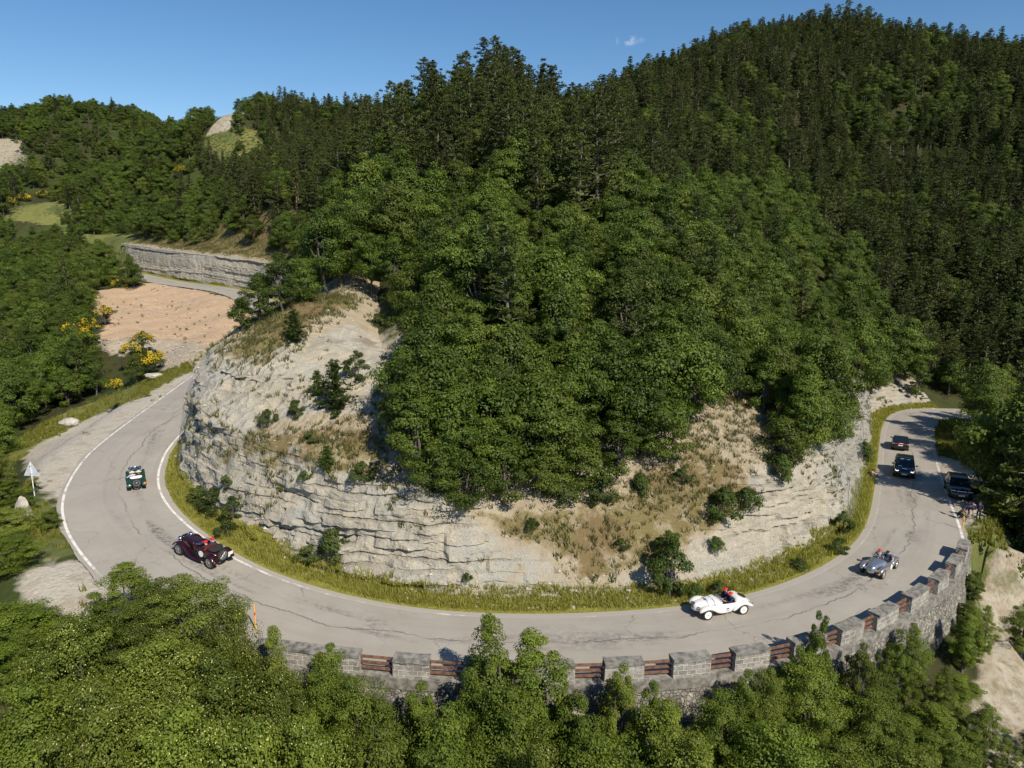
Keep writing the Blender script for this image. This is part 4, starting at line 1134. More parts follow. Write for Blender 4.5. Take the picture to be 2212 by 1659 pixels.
# ------------------------------------------------------------------ grasses, bushes and stones on the cut slope
_cpx, _cpy, _cdp = [a.ravel() for a in proj(CX, CY, CZ)]
_cv = np.stack([CX.ravel(), CY.ravel(), CZ.ravel()], 1)
def on_cliff(px_, py_, r=7):
    m = np.where((np.abs(_cpx - px_) < r) & (np.abs(_cpy - py_) < r) & (_cdp > 5))[0]
    return _cv[m[np.argmin(_cdp[m])]]
def tufts(name, P, h, blades, mat, seed, width=.035, lean=.5):
    rng = np.random.default_rng(seed); n = len(P)
    base = np.repeat(P, blades, 0) + rng.normal(size=(n * blades, 3)) * np.array([.09, .09, .01])
    hh_ = np.repeat(h, blades) * rng.uniform(.55, 1.2, n * blades)
    a = rng.uniform(0, 6.28, n * blades); ln = rng.uniform(.1, 1, n * blades) * lean * hh_
    tip = base + np.stack([np.cos(a) * ln, np.sin(a) * ln, hh_], 1)
    b = rng.uniform(0, 6.28, n * blades); sd_ = np.stack([np.cos(b), np.sin(b), np.zeros_like(b)], 1) * width * (1 + hh_[:, None])
    base[:, 2] -= .06
    V = np.stack([base - sd_, base + sd_, tip], 1).reshape(-1, 3)
    ti = np.repeat(np.clip(np.repeat(rng.uniform(0, 1, n), blades) * .7 + rng.uniform(0, .4, n * blades), 0, 1), 3)
    me = np_mesh(name, V, tris=np.arange(len(V)).reshape(-1, 3), attrs=dict(tint=ti))
    return link(name, me, mat)
M_weed = mat_leaf('weed_leaves', (.085, .10, .025), (.19, .20, .05), (.20, .18, .07))
rg = np.random.default_rng(5)
flat = lambda A: np.asarray(A).ravel()
vgf, relf, lpf, dallf = flat(veg), flat(rel), flat(P2), flat(dall)
mk_verge = (relf > -1.2) & (relf < .12) & (dallf > .45) & (dallf > .35 + .35 * vnoise(flat(S2) * .5, 0, 0, 95))
def pick_pts(mask, wgt, n):
    c = np.where(mask)[0]; w_ = wgt[c] / wgt[c].sum()
    return rg.choice(c, n, p=w_)
cell = np.maximum(np.hypot(np.gradient(CX, axis=1), np.gradient(CY, axis=1)), .01).ravel()
i = pick_pts(mk_verge & (lpf > 5.5), cell, 24000)
o = tufts('verge_grass', _cv[i], np.interp(rg.random(len(i)), [0, .85, 1], [.07, .22, .48]), 7, M_grass, 6, .022, .9)
tag(o, 'yellow green roadside grass along the foot of the rock face', 'grass', kind='stuff')
wv_ = np.clip(vgf, 0, 1) * (.3 + (fbm(_cv[:, 0] * .5, _cv[:, 1] * .5, _cv[:, 2] * .5, 97, 3) > -.05)) * cell
i = pick_pts((vgf > .12) & (relf > .15) & (dallf < 16.5), wv_, 26000)
o = tufts('dry_grass', _cv[i], rg.uniform(.12, .46, len(i)), 8, M_dry, 7, .024, .9)
tag(o, 'tufts of dry olive and brown grass growing on the rock slope', 'grass', kind='stuff')
i = pick_pts((relf > .15) & (relf < 1.2) & (lpf > 6.5), cell * (vnoise(flat(S2) * .25, _cv[:, 2] * .5, 0, 98) > .35), 500)
i2 = pick_pts((relf > 1.0) & (dallf < 16) & (lpf > 6.5), cell * (.05 + (vnoise(_cv[:, 0] * .3, _cv[:, 1] * .3, 0, 99) > .1)), 1100)
o = tufts('green_weeds', _cv[np.concatenate([i, i2])], rg.uniform(.12, .40, len(i) + len(i2)), 9, M_weed, 8, .032, 1.0)
tag(o, 'green weeds sprouting from cracks and soil of the rock slope', 'weeds', kind='stuff')
# meadow grass beside the turnouts and the lay-by
gx, gy = rg.uniform(-62, 55, 60000), rg.uniform(24, 100, 60000)
gz = T(gx, gy); a_, b_, c_ = proj(gx, gy, gz); gk, gd = near_edge(gx, gy); eo = -gd - EW[gk]
m = (inpoly(a_, b_, STRIP) | inpoly(a_, b_, GRASSR0) | ((eo > .1) & (eo < 2.6) & (vnoise(gx * .3, gy * .3, 0, 96) > -.35) & ((gk < WALL_K0) | (gk > WALL_K1)))) & (gd < 0) & (eo > .05)
m &= ~(inpoly(a_, b_, GRAVEL1) | inpoly(a_, b_, LAYBY) | inpoly(a_, b_, GRAVEL2)) | (rg.random(len(gx)) < .03)
m &= ~inpoly(a_, b_, DIRT)
P_ = np.stack([gx, gy, gz], 1)[m]
o = tufts('meadow_grass', P_, rg.uniform(.15, .5, len(P_)), 9, M_grass, 9, .035)
tag(o, 'ragged green and yellow grass on the outer road verges', 'grass', kind='stuff')

def bush(px_, py_, meshes, sc, label, cat='shrub', name='shrub', group='shrubs on the rock slope', names=('trunk', 'foliage'), zs=1.0, loc=None, rz=None):
    p = on_cliff(px_, py_) if loc is None else loc
    return plant(name, meshes, tuple(p - np.array([0, 0, .1])), px_ * .7 if rz is None else rz, (sc, sc, sc * zs), label, cat, group, names)
bush(640, 738, SAPL[0], .62, 'spiky dark green bush high on the left rock slope under the trees')
bush(722, 880, SAPL[0], .88, 'largest dark spiky bush in the middle of the left rock slope')
bush(690, 850, SAPL[1], .55, 'small dark bush touching the upper left of the largest spiky bush')
bush(768, 818, SHRUB[2], .75, 'narrow bright green bush standing right above the largest spiky bush')
bush(705, 1010, SAPL[1], .5, 'small fresh green conifer like bush on the dry bench of the cliff')
bush(672, 948, SHRUB[1], .45, 'tiny round green bush among dry grass on the bench')
bush(655, 1028, SHRUB[1], .35, 'tiny green bush at the very edge of the lower rock lip')
bush(575, 910, SHRUB[1], .6, 'flat green bush under the ledges of the upper rock tier')
bush(640, 895, SHRUB[0], .55, 'pale green bush left of the largest spiky bush on a ledge')
bush(455, 1108, SHRUB[0], .80, 'dark round shrub at the cliff foot beside the left bend')
bush(500, 1118, SHRUB[2], .55, 'upright dark shrub growing against the lower rock face near the left bend')
bush(490, 1150, SHRUB[1], .62, 'rounded bright shrub in the verge grass behind the maroon car')
bush(428, 1085, SHRUB[0], .62, 'yellow green shrub where the cliff meets the verge by the green car')
bush(485, 1060, SHRUB[2], .38, 'slim green sprig growing out of the face of the left cliff')
bush(712, 1212, SHRUB[0], .85, 'loose pale shrub at the cliff foot below the angular blocks')
bush(672, 1205, SHRUB[1], .6, 'small grey green shrub at the cliff foot left of the loose pale shrub')
bush(1442, 1282, SHRUB[2], 1.0, 'tall dark columnar shrub at the cliff foot behind the white car', zs=1.25)
bush(1440, 1215, SHRUB[2], .8, 'dark leafy shrub on the rock right above the columnar shrub')
bush(1560, 1120, SHRUB[0], 1.0, 'bright yellow green shrub spreading over the right rock slope')
bush(1610, 1095, SHRUB[1], .9, 'bright shrub just right of the spreading yellow green shrub')
bush(1545, 1180, SHRUB[1], .55, 'small bright shrub below the spreading yellow green shrub')
bush(1500, 1282, SHRUB[1], .5, 'low shrub in the verge above the rear of the white car')
bush(1552, 1276, SHRUB[1], .5, 'second low verge shrub right of the white car')
bush(1822, 1150, SHRUB[2], .62, 'green shrub at the right cliff foot near the silver car')
bush(1805, 1190, SHRUB[0], .5, 'low green shrub in the verge left of the silver car')
bush(1725, 1222, SHRUB[1], .5, 'squat shrub in the long grass of the right inner verge')
bush(1870, 990, SHRUB[0], .8, 'leafy shrub at the cliff foot opposite the black car with lit headlights')
bush(1690, 1030, SHRUB[0], .8, 'pale green shrub hanging over the right rock face')
bush(1215, 1085, SHRUB[1], .9, 'olive shrub below the trees at the top of the brown grassy slump')
bush(1300, 1080, SHRUB[0], .9, 'broad dark shrub at the top edge of the brown grassy slump')
bush(790, 1030, SHRUB[1], .7, 'olive shrub beside the trees at the right end of the dry bench')
bush(1015, 1245, SHRUB[1], .3, 'tiny plant clinging to the middle of the lower rock face')
bush(1150, 1135, SHRUB[1], .45, 'small shrub near the left edge of the grassy slump')
bush(1385, 1062, SHRUB[0], .6, 'leafy shrub high in the middle of the grassy slump')
bush(1480, 1035, SHRUB[1], .6, 'round shrub at the upper right of the grassy slump')
bush(1345, 1180, SHRUB[1], .42, 'small shrub at the lower tip of the grassy slump')
bush(862, 722, SHRUB[0], .9, 'leafy shrub at the forest edge above the upper rock tier')
bush(905, 765, SHRUB[1], .9, 'round shrub under the trees right of the upper rock tier')
bush(820, 700, SHRUB[1], .7, 'small shrub under the first trees at the top of the rock slope')
for q, (a, b, s_) in enumerate([(560, 690, .62), (605, 668, .60), (655, 645, .66), (520, 712, .36)]):
    p = on_cliff(a, b)
    plant('broadleaf_tree', MID[(q + 1) % 6], tuple(p), q * 1.7, s_, ['round grey green tree on the crest left of the rock slope', 'leafy tree behind the crest tree on the left shoulder', 'dense tree at the top of the left rock slope under the forest', 'small crooked tree leaning over the sandy lot from the crest'][q], 'tree', 'trees on the left crest of the rock slope')
LIPT = [(935,1058,.55,'leftmost at the lip under the knoll trees'),(1012,1080,.62,'at the lip above the middle rock face'),(1095,1082,.58,'low on the lip left of the grassy slump'),(1182,1065,.60,'at the upper left end of the grassy slump'),
        (1262,1046,.62,'above the middle of the grassy slump'),(1342,1026,.60,'above the right half of the grassy slump'),(1425,990,.66,'at the top right corner of the grassy slump'),(1690,990,.62,'hanging over the right rock face'),
        (1730,975,.68,'dense at the top of the right rock face'),(1775,955,.70,'above the right cliff corner'),(1815,930,.66,'rightmost over the netted right cliff'),(1660,880,.60,'on the bare strip right of the knoll trees')]
for q, (a, b, s_, wh) in enumerate(LIPT):
    plant('broadleaf_tree', MID[(q * 2 + 1) % 6], tuple(on_cliff(a, b, 10) - np.array([0, 0, .2])), q * 1.9, (s_ * 1.15, s_ * 1.15, s_), f'bushy tree {wh}', 'tree', 'trees along the lip of the rock face')
p = at_z(290, 628, 7.6)
plant('broadleaf_tree', MID[0], tuple(p), .4, .95, 'lone dark tree with a visible trunk beside the upper road and sandy lot', 'tree', 'trees beside the upper road')
BR = [(226,690,6.6,1.2,'on the left edge of the sandy lot'),(189,655,7.0,1.3,'behind the left corner of the sandy lot'),(261,628,7.5,1.5,'under the lone dark tree'),
      (310,748,5.0,1.1,'topmost of the clump below the sandy lot'),(284,768,4.6,1.0,'left of the clump below the sandy lot'),(317,797,4.2,1.2,'lowest of the clump below the sandy lot'),
      (336,788,4.2,1.0,'right of the clump below the sandy lot'),(165,748,5.2,1.7,'largest in the green thicket'),(192,722,5.6,1.3,'upper one in the green thicket'),
      (122,622,7.6,1.4,'farthest in the thicket behind the sandy lot'),(249,842,3.9,.7,'beside the road verge at the left')]
for q, (a, b, z_, s_, wh) in enumerate(BR):
    plant('broom_bush', BROOM[q % 2], tuple(at_z(a, b, z_) - np.array([0, 0, .15])), q * 1.3, s_, f'yellow flowering broom bush {wh}', 'shrub', 'yellow broom bushes around the sandy lot', ('trunk', 'foliage', 'blossoms'))
for q, (a, b) in enumerate([(20,446),(52,436),(95,430),(262,392),(300,394),(352,380),(395,388)]):
    lo, hi = 150., 420.
    yy_ = np.arange(170, 420, 2.0); pr = np.array([at_y(a, b, v) for v in yy_]); gg = T(pr[:, 0], pr[:, 1]); j = np.argmax(pr[:, 2] < gg + .3)
    p = pr[j]; p[2] = gg[j]
    plant('broom_bush', BROOM[q % 2], tuple(p), q, (2.4, 2.4, 1.9), 'patch of yellow broom on the far green hillside', 'shrub', 'yellow broom far away on the hillside', ('trunk', 'foliage', 'blossoms'))
# scree: loose stones shed by the face
def scree(name, P, size, seed, label):
    rng = np.random.default_rng(seed); n = len(P)
    O = np.array([(1,0,0),(-1,0,0),(0,1,0),(0,-1,0),(0,0,1),(0,0,-1)], float)
    F = np.array([(0,2,4),(2,1,4),(1,3,4),(3,0,4),(2,0,5),(1,2,5),(3,1,5),(0,3,5)])
    V = O[None] * size[:, None, None] * rng.uniform(.5, 1.3, (n, 6, 1)); V[..., 2] *= .65
    a = rng.uniform(0, 6.28, n); ca, sa = np.cos(a)[:, None], np.sin(a)[:, None]
    X_, Y_ = V[..., 0] * ca - V[..., 1] * sa, V[..., 0] * sa + V[..., 1] * ca
    V = np.stack([X_, Y_, V[..., 2]], -1) + P[:, None]
    T_ = (F[None] + (np.arange(n) * 6)[:, None, None]).reshape(-1, 3)
    o = link(name, np_mesh(name, V.reshape(-1, 3), tris=T_), M_stone); tag(o, label, 'rubble', kind='stuff')
# stones
def boulder(name, p, s_, seed, label, cat='boulder'):
    bm = bmesh.new(); bmesh.ops.create_icosphere(bm, subdivisions=4, radius=1.0)
    co = np.array([v.co for v in bm.verts]); n = .35 * fbm(co[:, 0] * 1.3, co[:, 1] * 1.3, co[:, 2] * 1.3, seed, 4) + .12 * np.round(3 * vnoise(co[:, 0] * 1.1, co[:, 1] * 1.1, co[:, 2] * 1.1, seed + 5)) / 3
    for v, k_ in zip(bm.verts, n): v.co = v.co * (1 + k_); v.co.x *= s_[0]; v.co.y *= s_[1]; v.co.z *= s_[2]
    me = bpy.data.meshes.new(name); bm.to_mesh(me); bm.free()
    o = link(name, me, M_stone); o.location = p; tag(o, label, cat); return o
M_stone = simple('pale_stone', (.42, .38, .32), .95, var=.35, scale=2.5)
i = pick_pts((relf > -.35) & (relf < .5) & (lpf > 7), cell * np.interp(lpf, [7, 18, 22, 29, 33], [.35, .5, 1, 1.2, .3]) * np.exp(-np.maximum(relf, 0) * 4), 2600)
j = pick_pts((relf > 1.0) & (dallf < 15) & (lpf > 7), cell * (1.05 - vgf), 2400)
k_ = np.concatenate([i, j]); scree('scree', _cv[k_], rg.uniform(.03, .10, len(k_)) * np.where(rg.random(len(k_)) > .95, 2.2, 1), 12, 'loose pale stones and rubble fallen from the rock face')
gx, gy = rg.uniform(-85, -28, 9000), rg.uniform(82, 165, 9000); gz = T(gx, gy); a_, b_, _c = proj(gx, gy, gz)
m = np.where(inpoly(a_, b_, DIRT) | inpoly(a_, b_, RUBBLE))[0]; m = m[(rg.random(len(m)) < np.where(inpoly(a_[m], b_[m], RUBBLE), 1, .22))]
scree('rubble', np.stack([gx, gy, gz], 1)[m], rg.uniform(.06, .20, len(m)), 15, 'scattered clods and stones on the sandy lot and its bank')
m2 = np.where(inpoly(a_, b_, DIRT))[0]; m2 = m2[:70]
tag(tufts('lot_weeds', np.stack([gx, gy, gz], 1)[m2], rg.uniform(.15, .45, len(m2)), 9, M_weed, 18, .06, 1.0), 'sparse weeds growing on the sandy lot', 'weeds', kind='stuff')
boulder('boulder', at_z(150, 912, 3.2), (.85, .55, .38), 3, 'pale flat boulder in the yellow grass above the left turnout')
boulder('boulder', at_z(52, 1118, 2.6), (.45, .4, 1.25), 8, 'upright weathered stone in the bushes below the triangular sign')
boulder('boulder', at_z(335, 812, 4.0), (1.2, .6, .3), 12, 'low pale rock slab in the grass below the sandy lot')
boulder('boulder', at_z(2150, 1268, -3.5), (.6, .5, .4), 14, 'grey boulder on the bare bank right of the parapet')

# steel net and cables hung over the rock face
def mat_net():
    t = NT('steel_net'); d = t.node('ShaderNodeBsdfDiffuse'); d.inputs[0].default_value = (.30, .33, .35, 1)
    tr = t.node('ShaderNodeBsdfTransparent'); ms = t.node('ShaderNodeMixShader')
    uv = t.node('ShaderNodeUVMap', uv_map='UVMap'); w1 = t.node('ShaderNodeSeparateXYZ'); t.put(w1.inputs[0], uv.outputs[0])
    def line(a): return t.math('LESS_THAN', t.math('ABSOLUTE', t.math('SUBTRACT', t.math('FRACT', a), .5)), .040)
    a = t.math('MULTIPLY', t.math('ADD', w1.outputs[0], w1.outputs[1]), 7.0); b_ = t.math('MULTIPLY', t.math('SUBTRACT', w1.outputs[0], w1.outputs[1]), 7.0)
    t.l.new(t.math('MAXIMUM', line(a), line(b_)), ms.inputs[0]); t.l.new(tr.outputs[0], ms.inputs[1]); t.l.new(d.outputs[0], ms.inputs[2]); t.l.new(ms.outputs[0], t.out.inputs[0]); return t.m
M_net = mat_net(); M_cable = simple('steel_cable', (.10, .10, .10), .5, .5)
def net(p0, p1, out, label, cables):
    s0, s1 = np.searchsorted(LP, p0), np.searchsorted(LP, p1)
    cols = np.arange(s0, s1, 3); r0 = len(r_v) + 2; rws = np.arange(r0, len(r_v) + len(r_c) + 14, 5)
    W0 = np.stack([CX[cols][:, rws], CY[cols][:, rws], CZ[cols][:, rws]], -1)
    sm = W0.copy()
    for _ in range(4): sm[:, 1:-1] = (sm[:, :-2] + sm[:, 1:-1] * 2 + sm[:, 2:]) / 4; sm[1:-1] = (sm[:-2] + sm[1:-1] * 2 + sm[2:]) / 4
    bell = np.sin(np.linspace(.15, math.pi - .15, len(rws)))[None] * out + .16
    sm[..., 0] -= LN[cols][:, 0:1] * bell; sm[..., 1] -= LN[cols][:, 1:2] * bell; sm[:, -4:, 2] += .12
    uv = np.stack(np.broadcast_arrays(LS[cols][:, None], np.cumsum(np.r_[0, np.linalg.norm(np.diff(sm[0], axis=0), axis=1)])[None]), -1)
    o0 = tuple(sm[len(cols) // 2, 0]); root = empty('rockfall_net', o0); tag(root, label, 'safety net', 'rockfall nets on the cut cliff')
    me = np_mesh('mesh_sheet', (sm - np.array(o0)).reshape(-1, 3), grid_quads(len(cols), len(rws)), smooth=True); set_uv(me, uv.reshape(-1, 2)); link('mesh_sheet', me, M_net, root)
    for c in np.linspace(2, len(cols) - 3, cables).astype(int):
        MBp = sm[c] - np.array(o0); MBp = MBp + np.r_[-LN[cols[c]] * .03, 0]
        V, Q = tube(MBp, [.012] * len(MBp), 5); link('cable', np_mesh('cable', V, Q, smooth=True), M_cable, root)
    return root
net(6.2, 9.2, .28, 'grey steel net hanging over the left flank of the cliff beside the road', 3)
net(30.2, 34.6, .25, 'grey steel net hanging over the right flank of the cliff beside the cars', 3)
# ------------------------------------------------------------------ materials of vehicles, people and street furniture
def paint_mat(name, col, rough=.22, metal=0.0, coat=.6):
    t = NT(name); n = t.noise(t.obj(), 14, 3)
    c = t.mix(t.mrange(n, .35, .7), tuple(x * .93 for x in col), col)
    return t.principled(c, rough, metal, coat=coat)
M_white = paint_mat('ivory_white_paint', (.80, .78, .74)); M_silver = paint_mat('silver_paint', (.42, .43, .45), .26, .75)
M_maroon = paint_mat('maroon_paint', (.026, .003, .006)); M_green = paint_mat('racing_green_paint', (.012, .045, .026))
M_black = paint_mat('black_paint', (.006, .007, .010)); M_navy = paint_mat('dark_blue_green_paint', (.008, .016, .026))
M_chrome = simple('chrome', (.75, .75, .76), .12, 1.0, var=.04); M_steel = simple('galvanised_steel', (.48, .49, .50), .5, .6, var=.15)
M_tyre = simple('tyre_rubber', (.022, .021, .021), .85, var=.2); M_rim_w = simple('white_wheel_disc', (.80, .76, .70), .4)
M_rim_s = simple('silver_wheel_disc', (.55, .55, .55), .3, .7); M_spoke = simple('wire_spokes', (.50, .49, .47), .35, .8)
M_alloy = simple('dark_alloy', (.08, .08, .085), .35, .6); M_dark = simple('black_trim', (.012, .012, .013), .55); M_leather_r = simple('red_leather', (.16, .022, .018), .5)
M_leather_b = simple('black_leather', (.018, .017, .017), .5); M_canvas = simple('black_canvas', (.016, .017, .016), .9); M_canvas_w = simple('white_canvas', (.80, .79, .77), .85)
M_strap = simple('leather_strap', (.05, .038, .032), .6); M_orange = simple('orange_sticker', (.75, .20, .015), .5); M_redlamp = simple('red_lamp_glass', (.35, .02, .015), .2)
M_plate = simple('white_plate', (.80, .80, .78), .5); M_plate_d = simple('dark_plate', (.06, .06, .055), .5); M_blue = simple('blue_sticker', (.06, .09, .48), .5); M_grey = simple('grey_lettering', (.40, .40, .42), .6)
M_lens = simple('lamp_lens', (.55, .57, .60), .08, .3); M_wood = simple('dark_wood', (.09, .05, .028), .45)
def glass_mat():
    t = NT('tinted_window'); return t.principled((.010, .014, .018), .05, 0, spec=.6)
M_glass = glass_mat()
def screen_mat():
    t = NT('clear_windscreen'); g = t.node('ShaderNodeBsdfGlossy'); g.inputs['Roughness'].default_value = .03
    tr = t.node('ShaderNodeBsdfTransparent'); tr.inputs[0].default_value = (.86, .9, .9, 1)
    ms = t.node('ShaderNodeMixShader'); ms.inputs[0].default_value = .16
    t.l.new(tr.outputs[0], ms.inputs[1]); t.l.new(g.outputs[0], ms.inputs[2]); t.l.new(ms.outputs[0], t.out.inputs[0]); return t.m
M_screen = screen_mat()
def lamp_mat(name, col, e):
    t = NT(name); return t.principled(col, .3, emis=col, estr=e)
M_headlit = lamp_mat('lit_headlight', (1.0, .93, .82), 2.2); M_redlit = lamp_mat('lit_tail_light', (.8, .12, .04), .25)

# ------------------------------------------------------------------ shape builders (return bmesh-free mesh data)
class MB:
    """collects shapes and links them as one mesh object"""
    def __init__(s): s.v, s.f, s.n = [], [], 0
    def add(s, V, F):
        s.v += [tuple(map(float, q)) for q in V]; s.f += [tuple(int(i) + s.n for i in f) for f in F]; s.n += len(V); return s
    def loft(s, rings, cap=True):
        k = len(rings[0]); V = [p for r in rings for p in r]; F = []
        for i in range(len(rings) - 1):
            for j in range(k): F.append((i * k + j, i * k + (j + 1) % k, (i + 1) * k + (j + 1) % k, (i + 1) * k + j))
        if cap: F += [tuple(range(k))[::-1], tuple((len(rings) - 1) * k + j for j in range(k))]
        return s.add(V, F)
    def box(s, c, d, rot=None):
        V = [Vector(((x - .5) * d[0], (y - .5) * d[1], (z - .5) * d[2])) for x in (0, 1) for y in (0, 1) for z in (0, 1)]
        if rot is not None: V = [rot @ q for q in V]
        V = [q + Vector(c) for q in V]
        return s.add(V, [(0, 1, 3, 2), (4, 6, 7, 5), (0, 4, 5, 1), (2, 3, 7, 6), (0, 2, 6, 4), (1, 5, 7, 3)])
    def tube(s, path, r, sides=8):
        r = r if hasattr(r, '__len__') else [r] * len(path)
        V, Q = tube(path, r, sides); s.add(V, Q)
        n = len(path); b = s.n - len(V)
        s.f += [tuple(b + k for k in range(sides))[::-1], tuple(b + (n - 1) * sides + k for k in range(sides))]
        return s
    def lathe(s, prof, axis='X', c=(0, 0, 0), seg=28, closed=False):
        """profile of (along axis, radius)"""
        V, F, m = [], [], len(prof)
        for i in range(seg):
            a = 2 * math.pi * i / seg
            for (t_, r) in prof:
                u, w_ = r * math.cos(a), r * math.sin(a)
                q = {'X': (t_, u, w_), 'Y': (u, t_, w_), 'Z': (u, w_, t_)}[axis]
                V.append((q[0] + c[0], q[1] + c[1], q[2] + c[2]))
        for i in range(seg):
            for j in range(m - (0 if closed else 1)):
                F.append((i * m + j, ((i + 1) % seg) * m + j, ((i + 1) % seg) * m + (j + 1) % m, i * m + (j + 1) % m))
        return s.add(V, F)
    def ball(s, c, r, seg=14):
        r = r if hasattr(r, '__len__') else (r, r, r); V, F, n = [], [], seg // 2
        for i in range(n + 1):
            th = math.pi * i / n
            for j in range(seg):
                ph = 2 * math.pi * j / seg
                V.append((c[0] + r[0] * math.sin(th) * math.cos(ph), c[1] + r[1] * math.sin(th) * math.sin(ph), c[2] + r[2] * math.cos(th)))
        for i in range(n):
            for j in range(seg): F.append((i * seg + j, (i + 1) * seg + j, (i + 1) * seg + (j + 1) % seg, i * seg + (j + 1) % seg))
        return s.add(V, F)
    def build(s, name, mat, parent=None, smooth=True, sub=0, bevel=0.0, label=None):
        me = bpy.data.meshes.new(name); me.from_pydata(s.v, [], s.f); 
        bm = bmesh.new(); bm.from_mesh(me); bmesh.ops.remove_doubles(bm, verts=bm.verts, dist=1e-5); bmesh.ops.recalc_face_normals(bm, faces=bm.faces); bm.to_mesh(me); bm.free()
        for p in me.polygons: p.use_smooth = smooth
        o = link(name, me, mat, parent)
        if bevel: m = o.modifiers.new('soft_edge', 'BEVEL'); m.width = bevel; m.segments = 2; m.limit_method = 'ANGLE'
        if sub: m = o.modifiers.new('smooth', 'SUBSURF'); m.levels = sub; m.render_levels = sub
        if smooth and not sub:
            try: me.set_sharp_from_angle(angle=R(38))
            except Exception: pass
        if label: o['label'] = label
        return o

def sring(y, hw, zb, zt, e=.6, n=20, xc=0.0, lean=0.0):
    """superellipse ring across the car at station y"""
    out = []
    for i in range(n):
        a = 2 * math.pi * i / n; c, s_ = math.cos(a), math.sin(a)
        z = (zb + zt) / 2 + (zt - zb) / 2 * math.copysign(abs(s_) ** e, s_)
        out.append((xc + hw * math.copysign(abs(c) ** e, c), y + lean * (z - zb), z))
    return out

def wheel(parent, x, y, r, wd, side, rimmat, wire=False, name='wheel'):
    root = MB().lathe([(-wd / 2, r * .70), (-wd / 2, r * .90), (-wd * .36, r * .985), (0, r), (wd * .36, r * .985), (wd / 2, r * .90), (wd / 2, r * .70)], 'X', closed=True).build(name, M_tyre, parent)
    root.location = (x, y, r)
    m = MB()
    if wire:
        m.lathe([(-wd * .42, r * .70), (-wd * .42, r * .62), (wd * .42, r * .62), (wd * .42, r * .70)], 'X', closed=True)
        m.lathe([(-wd * .1, 0.0), (-wd * .1, r * .16), (side * wd * .62, r * .13), (side * wd * .70, 0.0)], 'X', seg=14)
        for k in range(22):
            a = 2 * math.pi * k / 22; b = a + (.32 if k % 2 else -.32)
            m.tube([(side * wd * .45, r * .13 * math.cos(b), r * .13 * math.sin(b)), (side * wd * (.30 if k % 2 else -.1), r * .66 * math.cos(a), r * .66 * math.sin(a))], .006, 4)
    else:
        m.lathe([(-wd * .4, r * .72), (side * wd * .42, r * .72), (side * wd * .44, r * .62), (side * wd * .36, r * .5), (side * wd * .46, r * .22), (side * wd * .52, .0)], 'X')
    o = m.build('rim', rimmat, root)
    if not wire: MB().lathe([(side * wd * .46, r * .16), (side * wd * .60, r * .12), (side * wd * .62, 0)], 'X', seg=14).build('hub_cap', M_grey if rimmat is M_rim_w else M_chrome, root)
    return root

def text_part(parent, s, size, loc, rot, mat, name='number'):
    cu = bpy.data.curves.new(name, 'FONT'); cu.body = s; cu.size = size; cu.align_x = 'CENTER'; cu.align_y = 'CENTER'; cu.extrude = .002
    tmp = bpy.data.objects.new(name, cu); C.objects.link(tmp)
    dg = bpy.context.evaluated_depsgraph_get(); me = bpy.data.meshes.new_from_object(tmp.evaluated_get(dg))
    bpy.data.objects.remove(tmp); me.name = name
    me.materials.clear()
    o = link(name, me, mat, parent); o.location = loc; o.rotation_euler = rot
    return o
def disc(parent, c, r, axis, mat, name, th=.006):
    return MB().lathe([(-th, 0), (-th, r), (th, r), (th, 0)], axis, c, 24).build(name, mat, parent, smooth=False)

